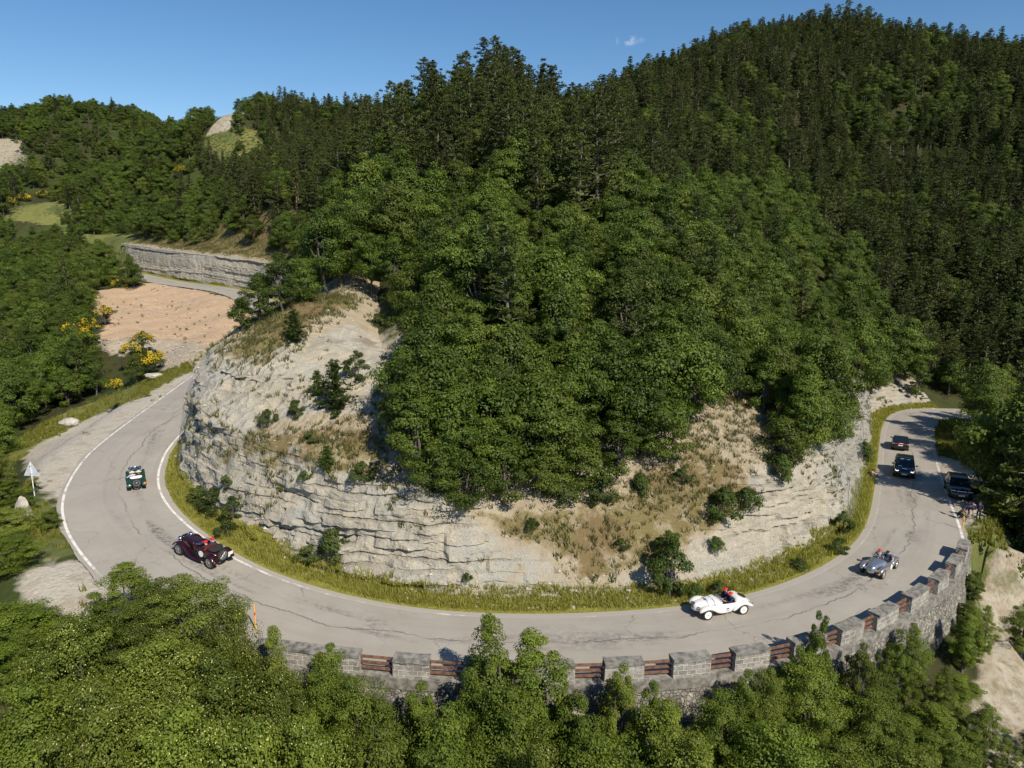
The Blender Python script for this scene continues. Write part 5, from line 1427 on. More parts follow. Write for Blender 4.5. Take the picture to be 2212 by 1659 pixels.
# ------------------------------------------------------------------ vintage cars
def streamliner(root, body_m, rim_m, strap=True, roundel=False):
    """low pre-war roadster with rounded wings, twin upright grilles and faired lamps"""
    S = [(1.86,.10,.44,.66,.9),(1.82,.20,.38,.78,.75),(1.70,.29,.34,.88,.7),(1.35,.36,.30,.95,.65),(.9,.46,.28,.99,.62),(.5,.56,.27,1.03,.6),(.32,.60,.26,1.04,.58),(.26,.61,.26,.90,.5),
         (.0,.64,.26,.80,.45),(-.4,.66,.26,.78,.45),(-.78,.66,.27,.82,.45),(-.86,.65,.28,1.0,.55),(-1.1,.60,.30,1.0,.6),(-1.5,.48,.34,.86,.65),(-1.8,.32,.38,.68,.75),(-1.95,.12,.42,.56,.9)]
    MB().loft([sring(*q) for q in S]).build('body', body_m, root, sub=1)
    for sx in (-1, 1):
        F = [(1.74,.06,.50,.58,.9),(1.68,.13,.46,.68,.8),(1.5,.17,.56,.82,.65),(1.2,.175,.67,.88,.55),(.9,.17,.58,.83,.6),(.62,.15,.36,.72,.6),(.3,.125,.26,.70,.5),(-.1,.11,.25,.66,.45),(-.5,.11,.25,.64,.45)]
        MB().loft([sring(*q, n=16, xc=sx * (.60 - .04 * (q[0] < .3))) for q in F]).build('front_wing', body_m, root, sub=1)
        B = [(-.45,.10,.26,.60,.5),(-.72,.13,.32,.72,.55),(-.92,.16,.56,.82,.6),(-1.2,.165,.67,.88,.55),(-1.48,.15,.56,.80,.6),(-1.72,.11,.42,.62,.7),(-1.92,.06,.40,.48,.9)]
        MB().loft([sring(*q, n=16, xc=sx * .60) for q in B]).build('rear_wing', body_m, root, sub=1)
        for y in (1.2, -1.2): wheel(root, sx * .655, y, .335, .15, sx, rim_m)
        h = MB().lathe([(-.10, .02), (-.06, .085), (.02, .10), (.045, .098), (.05, .0)], 'Y', (sx * .35, 1.66, .66)).build('headlight', M_chrome, root)
        MB().lathe([(.051, .0), (.053, .085), (.045, .09)], 'Y', (sx * .35, 1.66, .66)).build('lens', M_lens, h)
        g = MB().loft([[(sx * .055 + .048 * math.cos(a) , y_ + .012, z_ + .03 * math.sin(a)) for a in np.linspace(0, 2 * math.pi, 10, endpoint=False)] for y_, z_ in ((1.80, .44), (1.865, .50), (1.86, .64), (1.82, .78), (1.73, .88))]).build('grille', M_chrome, root)
        for k in range(-2, 3):
            MB().tube([(sx * .055 + k * .016, 1.845, .46), (sx * .055 + k * .016, 1.885, .60), (sx * .055 + k * .016, 1.84, .78)], .004, 4).build('slat', M_dark, g)
    for y, hw, zt in (((1.05, .425, .978), (.66, .52, 1.015)) if strap else ()):
        rg_ = sring(y, hw, .27, zt, .61, 40); arc = [(x * 1.012, yy, z + .008) for x, yy, z in rg_ if z > .55]
        arc.sort(key=lambda q: q[0])
        MB().tube(arc, .012, 5).build('bonnet_strap', M_strap, root)
    for sx in (-1, 1): MB().loft([[(sx * .49 + sx * .0, y_, z_), (sx * .52, y_, z_), (sx * .52, y_, z_ + .02), (sx * .49, y_, z_ + .02)] for y_, z_ in ((.95, .80), (.7, .82), (.55, .83))]).build('bonnet_vent', M_grey, root)
    c = MB().box((0, -.30, .815), (1.08, 1.0, .02)).build('cockpit_floor', M_leather_b, root)
    for sx in (-1, 1):
        MB().loft([sring(-.62 + .0, .22, .60, 1.0, .5, 14, sx * .27), sring(-.72, .22, .60, 1.0, .5, 14, sx * .27)]).build('seat', M_leather_b, root)
    MB().lathe([(-.012, .165), (.012, .165), (.012, .185), (-.012, .185)], 'Y', (.27, .02, .97), 22, True).build('steering_wheel', M_dark, root)
    for sx in (-1, 1):
        s_ = MB().loft([[(sx * .06, .28, 1.02), (sx * .50, .20, .98), (sx * .50, .19, 1.17), (sx * .06, .27, 1.20)], [(sx * .06, .265, 1.02), (sx * .50, .185, .98), (sx * .50, .175, 1.17), (sx * .06, .255, 1.20)]]).build('windscreen', M_screen, root, smooth=False)
        MB().tube([(sx * .06, .272, 1.02), (sx * .06, .262, 1.20), (sx * .50, .182, 1.17), (sx * .50, .192, .98)], .010, 5).build('frame', M_chrome, s_)
    MB().lathe([(-.03, .0), (-.03, .24), (.03, .26), (.03, .0)], 'Z', (0, 0, 0), 24).build('spare_wheel_cover', M_dark if body_m is M_white else M_rim_s, root)
    sw = [c for c in root.children if c.name.startswith('spare_wheel_cover')][0]; sw.location = (0, -1.46, .875); sw.rotation_euler = (R(22), 0, 0)
    for sx in (-1, 1): MB().ball((sx * .55, -1.88, .60), (.04, .03, .05), 10).build('tail_lamp', M_redlamp, root)
    MB().box((-.62, 1.755, .60), (.16, .012, .12)).build('rally_plate', M_orange, root)
    MB().box((0, -1.97, .50), (.34, .012, .12)).build('number_plate', M_plate, root)

def roadster(root, body_m, L):
    """square rigged pre-war roadster: long bonnet, separate lamps, sweeping wings, spare wheel on the tail"""
    f, bk = L['front'], L['back']; hw = L['hw']; fa, ra = L['axles']; r = L['r']
    MB().loft([sring(f, .22, .46, .98, .55), sring(f - .1, .25, .42, 1.0, .5), sring(.75, .36, .38, 1.03, .5), sring(.25, hw - .07, .36, 1.07, .48), sring(.10, hw - .05, .36, 1.08, .48)]).build('bonnet', body_m, root, sub=1)
    MB().loft([sring(.12, hw - .05, .34, 1.07, .4), sring(.02, hw - .03, .32, .96, .35), sring(-.3, hw, .30, .82, .35), sring(-.62, hw + .01, .30, .84, .35), sring(-.80, hw, .32, .98, .4), sring(-1.0, hw - .02, .34, 1.0, .45), sring(bk + .25, hw * .80, .40, .86, .5), sring(bk, hw * L['tail'], .44, .74, .6)]).build('body', body_m, root, sub=1)
    sh = MB().loft([sring(f + .03, .25, .42, 1.04, .42), sring(f - .05, .26, .42, 1.05, .42)]).build('radiator', M_chrome, root)
    MB().box((0, f + .035, .70), (.38, .012, .52)).build('core', M_dark, sh)
    for k in range(-4, 5): MB().tube([(k * .04, f + .05, .46), (k * .04, f + .05, .96)], .006, 4).build('bar', M_chrome, sh)
    for sx in (-1, 1):
        path = [(f + .38, .42), (f + .34, .58), (fa + .22, r * 2 + .06), (fa, r * 2 + .12), (fa - .28, r * 2 + .05), (fa - .62, .55), (fa - .95, .36), (fa - 1.2, .31), (ra + .55, .30)]
        rings = []
        for j, (y, z) in enumerate(path):
            t_ = j / (len(path) - 1); x0, x1 = .40, .40 + (.36 if j > 1 else .20 + .08 * j); x1 = min(x1, hw + .24)
            if t_ > .7: x0 = hw - .03
            cr = .045 * (1 - t_ * .7)
            rings.append([(sx * x0, y, z - .02), (sx * (x0 * .6 + x1 * .4), y, z + cr), (sx * (x0 * .2 + x1 * .8), y, z + cr * .7), (sx * x1, y, z - .045), (sx * x1, y, z - .075), (sx * (x0 * .5 + x1 * .5), y, z - .02 - .01), (sx * x0, y, z - .05)])
        MB().loft(rings).build('front_wing', body_m, root, sub=2)
        path = [(ra + .52, .32), (ra + .44, .46), (ra + .30, r * 2 - .02), (ra + .05, r * 2 + .11), (ra - .22, r * 2 + .06), (ra - .42, .62), (ra - .52, .42)]
        rings = []
        for j, (y, z) in enumerate(path):
            x0, x1 = hw - .12, hw + .24; cr = .04
            rings.append([(sx * x0, y, z), (sx * (x0 * .6 + x1 * .4), y, z + cr), (sx * (x0 * .2 + x1 * .8), y, z + cr * .7), (sx * x1, y, z - .045), (sx * x1, y, z - .075), (sx * (x0 * .5 + x1 * .5), y, z - .03), (sx * x0, y, z - .04)])
        MB().loft(rings).build('rear_wing', body_m, root, sub=2)
        for y in (fa, ra): wheel(root, sx * (hw + .10), y, r, .13, sx, M_spoke, True)
        h = MB().lathe([(-.17, .01), (-.13, .075), (-.04, .125), (.04, .135), (.045, .0)], 'Y', (sx * .37, f - .02, .90), 20).build('headlight', M_chrome, root)
        MB().lathe([(.046, .0), (.05, .12), (.035, .128)], 'Y', (sx * .37, f - .02, .90), 20).build('lens', M_lens, h)
        MB().ball((sx * (hw + .16), ra - .50, .56), (.03, .035, .035), 10).build('tail_lamp', M_orange, root)
        MB().ball((sx * (hw - .02), .18, 1.12), (.05, .02, .035), 10).build('mirror', M_chrome, root)
    MB().box((0, -.36, .835), (hw * 1.7, .82, .02)).build('cockpit_floor', L['trim'], root)
    MB().loft([sring(-.60, hw - .08, .62, 1.04, .4), sring(-.74, hw - .10, .62, 1.06, .4)]).build('seat_back', L['trim'], root)
    MB().lathe([(-.012, .18), (.012, .18), (.012, .20), (-.012, .20)], 'Y', (L['drv'] * .24, -.02, 1.0), 22, True).build('steering_wheel', M_dark, root)
    s_ = MB().loft([[(-hw + .08, .10, 1.06), (hw - .08, .10, 1.06), (hw - .10, .06 - L['fold'], 1.06 + L['wsh']), (-hw + .10, .06 - L['fold'], 1.06 + L['wsh'])],
                    [(-hw + .08, .088, 1.06), (hw - .08, .088, 1.06), (hw - .10, .048 - L['fold'], 1.06 + L['wsh']), (-hw + .10, .048 - L['fold'], 1.06 + L['wsh'])]]).build('windscreen', M_screen, root, smooth=False)
    MB().tube([(-hw + .08, .094, 1.06), (-hw + .10, .054 - L['fold'], 1.06 + L['wsh']), (hw - .10, .054 - L['fold'], 1.06 + L['wsh']), (hw - .08, .094, 1.06)], .012, 6).build('frame', M_chrome, s_)
    # spare wheel on the tail
    sp = wheel(root, 0, 0, r, .13, 1, M_spoke, True, 'spare_wheel'); sp.rotation_euler = (0, 0, -math.pi / 2); sp.location = (L['spx'], bk - .09, L['spz'])
    sp.rotation_euler = (R(L['spt']), 0, -math.pi / 2) if L['spt'] == 0 else (0, R(L['spt']), -math.pi / 2)

# ------------------------------------------------------------------ modern cars
def modern(root, body_m, Lg, Wd, H, hood, kind):
    hw = Wd / 2; f = Lg / 2; fa, ra = f - .92, -f + .98; r = .37
    ext = lambda q: sring(*q, n=24)
    MB().loft([ext((f, hw * .55, .42, .66, .5)), ext((f - .06, hw * .86, .30, .80, .38)), ext((f - .35, hw * .97, .24, hood - .06, .33)), ext((f - .9, hw, .24, hood, .32)), ext((f - 1.45, hw, .24, hood + .04, .32)),
               ext((.2, hw, .24, hood + .06, .30)), ext((-f + 1.0, hw, .24, hood + .08, .30)), ext((-f + .35, hw * .97, .26, hood + .06, .33)), ext((-f + .05, hw * .90, .34, hood - .04, .38)), ext((-f, hw * .8, .42, .80, .45))]).build('body', body_m, root, sub=1)
    b = hood + .0
    y0 = f - 1.38; y1 = y0 - .85; y2 = -f + (.75 if kind != 'coupe' else 1.45); y3 = -f + (.28 if kind != 'coupe' else .22)
    gh = [[(sx * (hw - .10), y0, b), (sx * (hw - .10), y3, b + .04), (sx * (hw - .26), y2, H - .06), (sx * (hw - .24), y1, H - .06)] for sx in (-1, 1)]
    rings = [[(-hw + .13, y0, b), (hw - .13, y0, b), (hw - .13, y0 - .02, b - .1), (-hw + .13, y0 - .02, b - .1)]]
    G_ = [(y0, hw - .13, b), (y0 - .42, hw - .17, b + (H - b) * .55), (y1, hw - .22, H - .045), (y1 - .5, hw - .22, H - .005), (y2 + .1, hw - .24, H - .02), (y2 - (y2 - y3) * .5, hw - .19, b + (H - b) * .55), (y3, hw - .12, b + .03)]
    MB().loft([[(-w_, y, z), (w_, y, z), (hw - .07, y, b - .12), (-hw + .07, y, b - .12)] for y, w_, z in G_]).build('windows', M_glass, root, smooth=True, bevel=.03)
    MB().loft([[(-w_ - .012, y, z - .03), (-w_ + .05, y, z + .022), (w_ - .05, y, z + .022), (w_ + .012, y, z - .03)] for y, w_, z in ((y1 + .06, hw - .225, H - .055), (y1, hw - .22, H - .035), (y1 - .5, hw - .22, H + .002), (y2 + .1, hw - .24, H - .012), (y2 - .03, hw - .235, H - .05))]).build('roof', body_m, root, smooth=True)
    for sx in (-1, 1):
        for ya, yb in ((y0, y1 + .02), (y3 + .04, y2 + .04)):
            MB().tube([(sx * (hw - .10), ya, b + .01), (sx * (hw - .165), (ya + yb) / 2, b + (H - b) * .55), (sx * (hw - .225), yb, H - .045)], .035, 6).build('pillar', body_m, root)
        MB().tube([(sx * (hw - .055), (y1 + y2) / 2 + .25, b), (sx * (hw - .235), (y1 + y2) / 2 + .2, H - .04)], .03, 6).build('pillar', M_dark, root)
        for y in (fa, ra):
            MB().lathe([(-.12, r + .07), (.12, r + .07), (.12, .0), (-.12, .0)], 'X', (sx * (hw - .115), y, r), 28).build('wheel_arch', M_dark, root)
            wheel(root, sx * (hw - .10), y, r, .22, sx, M_alloy)
        m = MB().ball((sx * (hw + .12), y0 - .25, b + .10), (.12, .07, .085), 12).build('wing_mirror', body_m, root)
        MB().tube([(sx * (hw - .09), y0 - .22, b + .02), (sx * (hw + .05), y0 - .24, b + .07)], .025, 6).build('arm', M_dark, m)
        if kind != 'coupe': MB().tube([(sx * (hw - .27), y1 - .1, H + .02), (sx * (hw - .27), y1 - .2, H + .055), (sx * (hw - .28), y2 + .2, H + .045), (sx * (hw - .28), y2 + .1, H + .0)], .018, 6).build('roof_rail', M_dark, root)
        MB().box((sx * (hw - .005), .1, .42), (.03, 1.7, .10)).build('sill_trim', M_dark, root)
    MB().box((0, f + .0, .42), (hw * 1.3, .05, .18)).build('lower_grille', M_dark, root, bevel=.02)
    MB().box((0, f + .035, .50), (.52, .012, .115)).build('number_plate', M_plate, root)
    MB().box((0, -f - .012, .74), (.52, .014, .115)).build('number_plate', M_plate, root)
    MB().box((0, -f + .03, .36), (hw * 1.4, .08, .12)).build('bumper_trim', M_dark, root, bevel=.02)

def road_frame(px_, py_, forward, turn=0.0, side=0.0):
    """place and heading of a vehicle: the picture's ground point, lined up with the road"""
    zz = 0.0
    for _ in range(5):
        q = at_z(px_, py_, zz); k_, d_ = near_edge([q[0]], [q[1]]); zz = EDGE[k_[0], 2] + .02 + .05 * math.sin(math.pi * min(1, max(0, -d_[0] / EW[k_[0]])))
    t_ = ET[k_[0]] * (1 if forward else -1)
    ang = math.atan2(t_[1], t_[0]) - math.pi / 2 + R(turn)
    ka, kb = max(0, k_[0] - 6), min(ELEN - 1, k_[0] + 6)
    sl = (EDGE[kb, 2] - EDGE[ka, 2]) / (ES[kb] - ES[ka]) * (1 if forward else -1)
    return (q[0], q[1], zz), ang, math.atan(sl)
def vehicle(name, px_, py_, forward, label, cat, group=None, turn=0.0, sc=1.0):
    loc, ang, pit = road_frame(px_, py_, forward, turn)
    o = empty(name, loc); o.rotation_euler = (pit, 0, ang); o.rotation_mode = 'XYZ'; tag(o, label, cat, group)
    # rotate about z first, then pitch in the car's own frame
    o.matrix_world = Matrix.Translation(loc) @ Matrix.Rotation(ang, 4, 'Z') @ Matrix.Rotation(pit, 4, 'X') @ Matrix.Scale(sc, 4)
    return o

white_car = vehicle('vintage_car', 1553, 1321, False, 'white open vintage roadster with white disc wheels, leather bonnet straps and two red capped occupants', 'car', 'vintage cars rounding the bend', sc=.89)
streamliner(white_car, M_white, M_rim_w)
MB().add([(-.735, .02, .56), (-.735, -.22, .56), (-.722, -.10, .65)], [(0, 1, 2)]).build('blue_badge', M_blue, white_car, smooth=False)
text_part(white_car, '114', .17, (-.738, -.10, .46), (R(90), 0, R(-90)), M_grey, 'number')
MB().add([(-.10, .98, .99), (.10, .98, .99), (.10, 1.14, .975), (-.10, 1.14, .975)], [(0, 1, 2, 3)]).build('blue_badge', M_blue, white_car, smooth=False)
silver_car = vehicle('vintage_car', 1898, 1232, False, 'silver open vintage roadster with a white roundel on its door, heading down the right bend', 'car', 'vintage cars rounding the bend', sc=.87)
streamliner(silver_car, M_silver, M_rim_s, strap=False)
disc(silver_car, (-.722, -.12, .48), .18, 'X', M_plate, 'roundel')
maroon_car = vehicle('vintage_car', 440, 1207, False, 'dark maroon vintage roadster with a wire spare wheel on its tail, climbing the left bend', 'car', 'vintage cars rounding the bend', turn=9, sc=.95)
roadster(maroon_car, M_maroon, dict(front=1.62, back=-1.55, hw=.54, axles=(1.35, -1.28), r=.37, tail=.62, trim=M_leather_r, drv=1, fold=.34, wsh=.08, spx=0, spz=.72, spt=0))
MB().loft([sring(-.78, .52, .98, 1.07, .5, 14), sring(-1.1, .48, .95, 1.08, .5, 14), sring(-1.38, .36, .86, .96, .6, 14)]).build('folded_hood', M_canvas, maroon_car, sub=1)
disc(maroon_car, (-.556, -.45, .62), .19, 'X', M_plate, 'roundel')
MB().box((.50, -1.72, .62), (.34, .02, .30)).build('number_plate', M_plate, maroon_car)
MB().box((-.62, -1.60, .62), (.24, .02, .13)).build('rally_plate', M_orange, maroon_car)
green_car = vehicle('vintage_car', 295, 1046, False, 'small dark green vintage roadster with a cream hood cover, driving away up the left leg', 'car', 'vintage cars rounding the bend', turn=3, sc=.85)
roadster(green_car, M_green, dict(front=1.42, back=-1.30, hw=.47, axles=(1.15, -1.05), r=.34, tail=.9, trim=M_leather_r, drv=1, fold=.0, wsh=.22, spx=0, spz=.66, spt=-10))
MB().loft([sring(-.76, .47, .97, 1.05, .5, 14), sring(-.95, .46, .95, 1.10, .5, 14), sring(-1.15, .42, .88, 1.02, .6, 14)]).build('folded_hood', M_canvas_w, green_car, sub=1)
MB().box((0, -1.47, .40), (.5, .02, .13)).build('number_plate', M_plate_d, green_car)
MB().box((.60, -1.50, .60), (.16, .02, .16)).build('rally_plate', M_orange, green_car)

suv = vehicle('modern_car', 1951, 1022, False, 'black sport utility car with lit headlights and white stickers, following the silver roadster', 'car', 'modern cars on the right of the road', sc=.84)
modern(suv, M_black, 4.7, 1.98, 1.72, 1.02, 'suv')
for sx in (-1, 1):
    h = MB().box((sx * .70, 2.30, .80), (.34, .10, .14)).build('headlight', M_lens, suv, bevel=.02)
    MB().tube([(sx * .86, 2.30, .89), (sx * .74, 2.365, .76), (sx * .60, 2.385, .80), (sx * .56, 2.375, .84)], .028, 6).build('running_light', M_headlit, h)
MB().box((0, 2.06, 1.0), (.46, .16, .012), Matrix.Rotation(R(-14), 3, 'X')).build('sticker', M_plate, suv)
MB().box((.42, 1.42, 1.10), (.34, .18, .012), Matrix.Rotation(R(-8), 3, 'X')).build('sticker', M_plate, suv)
for x0, x1 in ((-.45, -.12), (.10, .48)): MB().box(((x0 + x1) / 2, .42, 1.63), (x1 - x0, .07, .012), Matrix.Rotation(R(-40), 3, 'X')).build('sticker', M_plate, suv)
coupe = vehicle('modern_car', 1943, 966, True, 'black hatchback with an orange red light bar across its tail, driving away', 'car', 'modern cars on the right of the road', sc=.80)
modern(coupe, M_black, 4.55, 1.92, 1.52, .96, 'coupe')
MB().box((0, -2.27, .93), (1.36, .03, .03)).build('tail_light_bar', M_redlit, coupe)
for sx in (-1, 1): MB().box((sx * .82, -2.20, .92), (.22, .10, .08), Matrix.Rotation(R(sx * 25), 3, 'Z')).build('tail_lamp', M_lens, coupe)
MB().box((.05, -2.24, .985), (.42, .04, .06)).build('sticker', M_plate, coupe)
rover = vehicle('modern_car', 2067, 1066, False, 'dark blue luxury off-road car parked in the lay-by with its driver door open', 'car', 'modern cars on the right of the road', turn=4, sc=.80)
modern(rover, M_navy, 4.95, 2.02, 1.80, 1.10, 'suv')
for sx in (-1, 1): MB().box((sx * .72, 2.40, .93), (.42, .09, .075)).build('headlight', M_lens, rover, bevel=.015)
MB().box((0, 2.44, .93), (.86, .03, .03)).build('bonnet_trim', M_chrome, rover)
MB().box((-.15, 1.75, 1.115), (.4, .22, .012), Matrix.Rotation(R(-3), 3, 'X')).build('sticker', simple('teal_sticker', (.25, .50, .45), .5), rover)
dr = MB().loft([[(0, 0, .32), (0, -1.05, .32), (0, -1.05, 1.08), (0, 0, 1.12)], [(.08, 0, .32), (.08, -1.05, .32), (.06, -1.05, 1.08), (.06, 0, 1.12)]]).build('door', M_navy, rover, bevel=.02)
dr.location = (-1.04, .95, 0); dr.rotation_euler = (0, 0, R(-62))
MB().tube([(.03, -.02, 1.1), (-.05, -.45, 1.62), (-.08, -.95, 1.66), (.02, -1.03, 1.08)], .03, 6).build('window_frame', M_dark, dr)
MB().box((.085, -.9, .95), (.03, .16, .03)).build('handle', M_chrome, dr)
# ------------------------------------------------------------------ people
M_skin = simple('skin', (.52, .32, .23), .55, var=.08)
CL = {k: simple('cloth_' + k, v, .85) for k, v in dict(navy=(.018, .025, .06), black=(.014, .014, .016), sky=(.42, .50, .62), grey=(.30, .31, .33), purple=(.085, .05, .42), khaki=(.30, .24, .16), peach=(.62, .42, .32), denim=(.05, .075, .14), white=(.72, .72, .70)).items()}
M_shoe = simple('dark_shoes', (.03, .025, .022), .6); M_hair = simple('dark_hair', (.018, .013, .010), .7); M_red = simple('red_cap', (.62, .012, .020), .7)
M_straw = simple('straw', (.68, .54, .33), .85, var=.15, scale=20); M_eye = simple('dark_eyes', (.015, .012, .012), .3)
POSES = {
 'drive': dict(pel=(0, 0, .10), chest=(0, -.12, .42), neck=(0, -.14, .60), head=(0, -.11, .72), hipz=.0, knee=(.14, .42, .20), foot=(.12, .78, -.02), sh=(.19, -.13, .53), el=(.27, .10, .34), ha=(.14, .34, .40)),
 'ride': dict(pel=(0, 0, .10), chest=(0, -.12, .42), neck=(0, -.14, .60), head=(0, -.11, .72), hipz=.0, knee=(.13, .44, .20), foot=(.11, .80, -.02), sh=(.19, -.13, .53), el=(.26, .02, .28), ha=(.10, .24, .22)),
 'armout': dict(pel=(0, 0, .10), chest=(0, -.12, .42), neck=(0, -.14, .60), head=(0, -.09, .72), hipz=.0, knee=(.13, .44, .20), foot=(.11, .80, -.02), sh=(.19, -.13, .53), el=(.40, -.06, .36), ha=(.42, .18, .32)),
 'stand': dict(pel=(0, 0, .95), chest=(0, .0, 1.25), neck=(0, .0, 1.46), head=(0, .03, 1.59), hipz=0, knee=(.10, .03, .50), foot=(.11, -.02, .07), sh=(.20, -.01, 1.40), el=(.27, .02, 1.12), ha=(.20, .22, 1.02)),
 'lean': dict(pel=(0, -.10, .90), chest=(0, .12, 1.15), neck=(0, .28, 1.30), head=(0, .38, 1.38), hipz=0, knee=(.12, .06, .49), foot=(.13, -.05, .07), sh=(.19, .22, 1.25), el=(.24, .38, 1.02), ha=(.10, .52, 1.14)),
 'crouch': dict(pel=(0, -.18, .45), chest=(0, .05, .72), neck=(0, .18, .88), head=(0, .26, .99), hipz=0, knee=(.17, .30, .50), foot=(.15, .02, .07), sh=(.19, .12, .83), el=(.24, .34, .66), ha=(.08, .46, .86)),
 'ground': dict(pel=(0, 0, .12), chest=(0, -.06, .42), neck=(0, -.05, .60), head=(0, .0, .72), hipz=0, knee=(.14, .40, .42), foot=(.13, .60, .06), sh=(.19, -.06, .54), el=(.26, .16, .36), ha=(.14, .36, .42)),
}
def person(pose, loc, ang, shirt, legs, hat, label, group, short=False, sleeve=False, sc=1.0, parent_pitch=0.0):
    J = POSES[pose]; V, E, Rr, lab = [], [], [], []
    def v(p, r, l, frm=None):
        V.append(tuple(p)); Rr.append(r); lab.append(l)
        if frm is not None: E.append((frm, len(V) - 1))
        return len(V) - 1
    P_ = {k: np.array(q, float) if hasattr(q, '__len__') else q for k, q in J.items()}
    pel = v(P_['pel'], (.155, .115), 2); waist = v(P_['pel'] * .55 + P_['chest'] * .45, (.145, .105), 1, pel)
    ch = v(P_['chest'], (.175, .12), 1, waist); up = v(P_['chest'] * .25 + P_['neck'] * .75, (.12, .09), 1, ch)
    nk = v(P_['neck'], .055, 0, up); hd0 = v(P_['neck'] * .45 + P_['head'] * .55, .078, 0, nk); hd = v(P_['head'], .098, 0, hd0)
    hd2 = v(P_['head'] + np.array([0, .0, .085]), .078, 0, hd)
    nose = v(P_['head'] + np.array([0, .115, -.01]), .016, 0, hd)
    for sx in (-1, 1):
        m = np.array([sx, 1, 1.0])
        hip = v(P_['pel'] + np.array([sx * .09, .01, -.03]), (.10, .095), 2, pel)
        kn = v(P_['knee'] * m, .062, 0 if short else 2, hip); th = None
        ank = v(P_['foot'] * m + np.array([0, -.02, .02]), .043, 0 if short else 2, kn)
        fd = np.array([0, .16, -.035]) if pose not in ('drive', 'ride', 'armout') else np.array([0, .10, .10])
        toe = v(P_['foot'] * m + fd, .036, 3, ank)
        shv = v(P_['sh'] * m, .066, 1, up)
        elp, hap = P_['el'] * m, P_['ha'] * m
        if pose == 'armout' and sx == 1: elp, hap = np.array([.26, .02, .28]), np.array([.10, .24, .22])
        elv = v(elp, .046, 0 if sleeve else 1, shv); wr = v(elp * .12 + hap * .88, .030, 0, elv)
        d = hap - elp; d /= np.linalg.norm(d); side = np.array([-sx, 0, 0.0]); side -= d * side.dot(d); side /= np.linalg.norm(side); up_ = np.cross(side, d) * sx
        pm = v(hap + d * .035, (.036, .018), 0, wr)
        for fi, (o_, ln) in enumerate(((-.030, .055), (-.010, .07), (.010, .066), (.029, .052))):
            a = v(hap + d * .085 + side * o_ , .0095, 0, pm)
            b = v(hap + d * (.085 + ln * .5) + side * o_ * 1.1 - up_ * .012, .0088, 0, a); v(hap + d * (.085 + ln * .85) + side * o_ - up_ * .036, .0078, 0, b)
        a = v(hap + d * .03 + side * .042, .011, 0, pm); v(hap + d * .065 + side * .058 - up_ * .01, .009, 0, a)
    me = bpy.data.meshes.new('person'); me.from_pydata(V, E, []); o = bpy.data.objects.new('person', me); C.objects.link(o)
    md = o.modifiers.new('skin', 'SKIN'); md.use_smooth_shade = True
    for i, sv in enumerate(me.skin_vertices[0].data):
        r = Rr[i]; sv.radius = r if hasattr(r, '__len__') else (r, r); sv.use_root = (i == 0)
    o.modifiers.new('sub', 'SUBSURF').levels = 1
    dg = bpy.context.evaluated_depsgraph_get(); new = bpy.data.meshes.new_from_object(o.evaluated_get(dg)); new.name = 'person'
    bpy.data.objects.remove(o)
    o = link('person', new, [M_skin, CL[shirt], CL[legs], M_shoe])
    cen = np.array([p.center for p in new.polygons]); VA = np.array(V)
    best = np.full(len(cen), 1e9); mi = np.zeros(len(cen), int)
    for a, b in E:
        A, B = VA[a], VA[b]; ab = B - A; t_ = np.clip(((cen - A) @ ab) / (ab @ ab + 1e-9), 0, 1)
        d = np.linalg.norm(cen - (A + t_[:, None] * ab), axis=1) - .5 * min(np.min(Rr[a]), np.min(Rr[b]))
        l = np.where(t_ < .55, lab[a], lab[b])
        if lab[a] == 1 and lab[b] == 0 and not sleeve: l = np.where(t_ < .85, 1, 0)
        if lab[b] == 2: l = np.full(len(cen), 2)
        better = d < best; best = np.where(better, d, best); mi = np.where(better, l, mi)
    new.polygons.foreach_set('material_index', mi.astype(np.int32))
    for p in new.polygons: p.use_smooth = True
    H = Vector(J['head'])
    def part(mb, name, mat): return mb.build(name, mat, o)
    e_ = MB()
    for sx in (-1, 1): part(MB().ball(H + Vector((sx * .036, .092, .012)), .012, 8), 'eye', M_eye)
    part(MB().ball(H + Vector((0, .090, -.055)), (.024, .008, .006), 8), 'mouth', CL['peach'])
    for sx in (-1, 1): part(MB().ball(H + Vector((sx * .100, .0, .0)), (.014, .022, .034), 8), 'ear', M_skin)
    if hat == 'red':
        m = MB().ball(H + Vector((0, -.005, .075)), (.112, .122, .085), 16); m.loft([[(H.x + .10 * math.cos(a), H.y + .07 + dy + .03 * math.sin(a), H.z + .075 + dz - .02 * abs(math.cos(a))) for a in np.linspace(0, math.pi, 8)] for dy, dz in ((.0, .0), (.11, -.015), (.11, -.003), (.0, .012))])
        part(m, 'cap', M_red)
    elif hat == 'black':
        part(MB().ball(H + Vector((0, -.005, .075)), (.112, .122, .085), 16).box(H + Vector((0, .15, .065)), (.16, .12, .012)), 'cap', M_hair)
    elif hat == 'straw':
        part(MB().lathe([(.045, .105), (.030, .20), (.045, .225), (.055, .22), (.065, .115), (.13, .10), (.16, .06), (.162, 0)], 'Z', H, 22), 'straw_hat', M_straw)
    else:
        part(MB().ball(H + Vector((0, -.022, .045)), (.106, .110, .100), 14), 'hair', M_hair)
    if hat == 'shades':
        part(MB().box(H + Vector((0, .098, .014)), (.15, .02, .035)), 'sunglasses', M_eye)
    o.scale = (sc,) * 3
    o.matrix_world = Matrix.Translation(loc) @ Matrix.Rotation(ang, 4, 'Z') @ Matrix.Rotation(parent_pitch, 4, 'X') @ Matrix.Scale(sc, 4)
    tag(o, label, 'person', group)
    return o
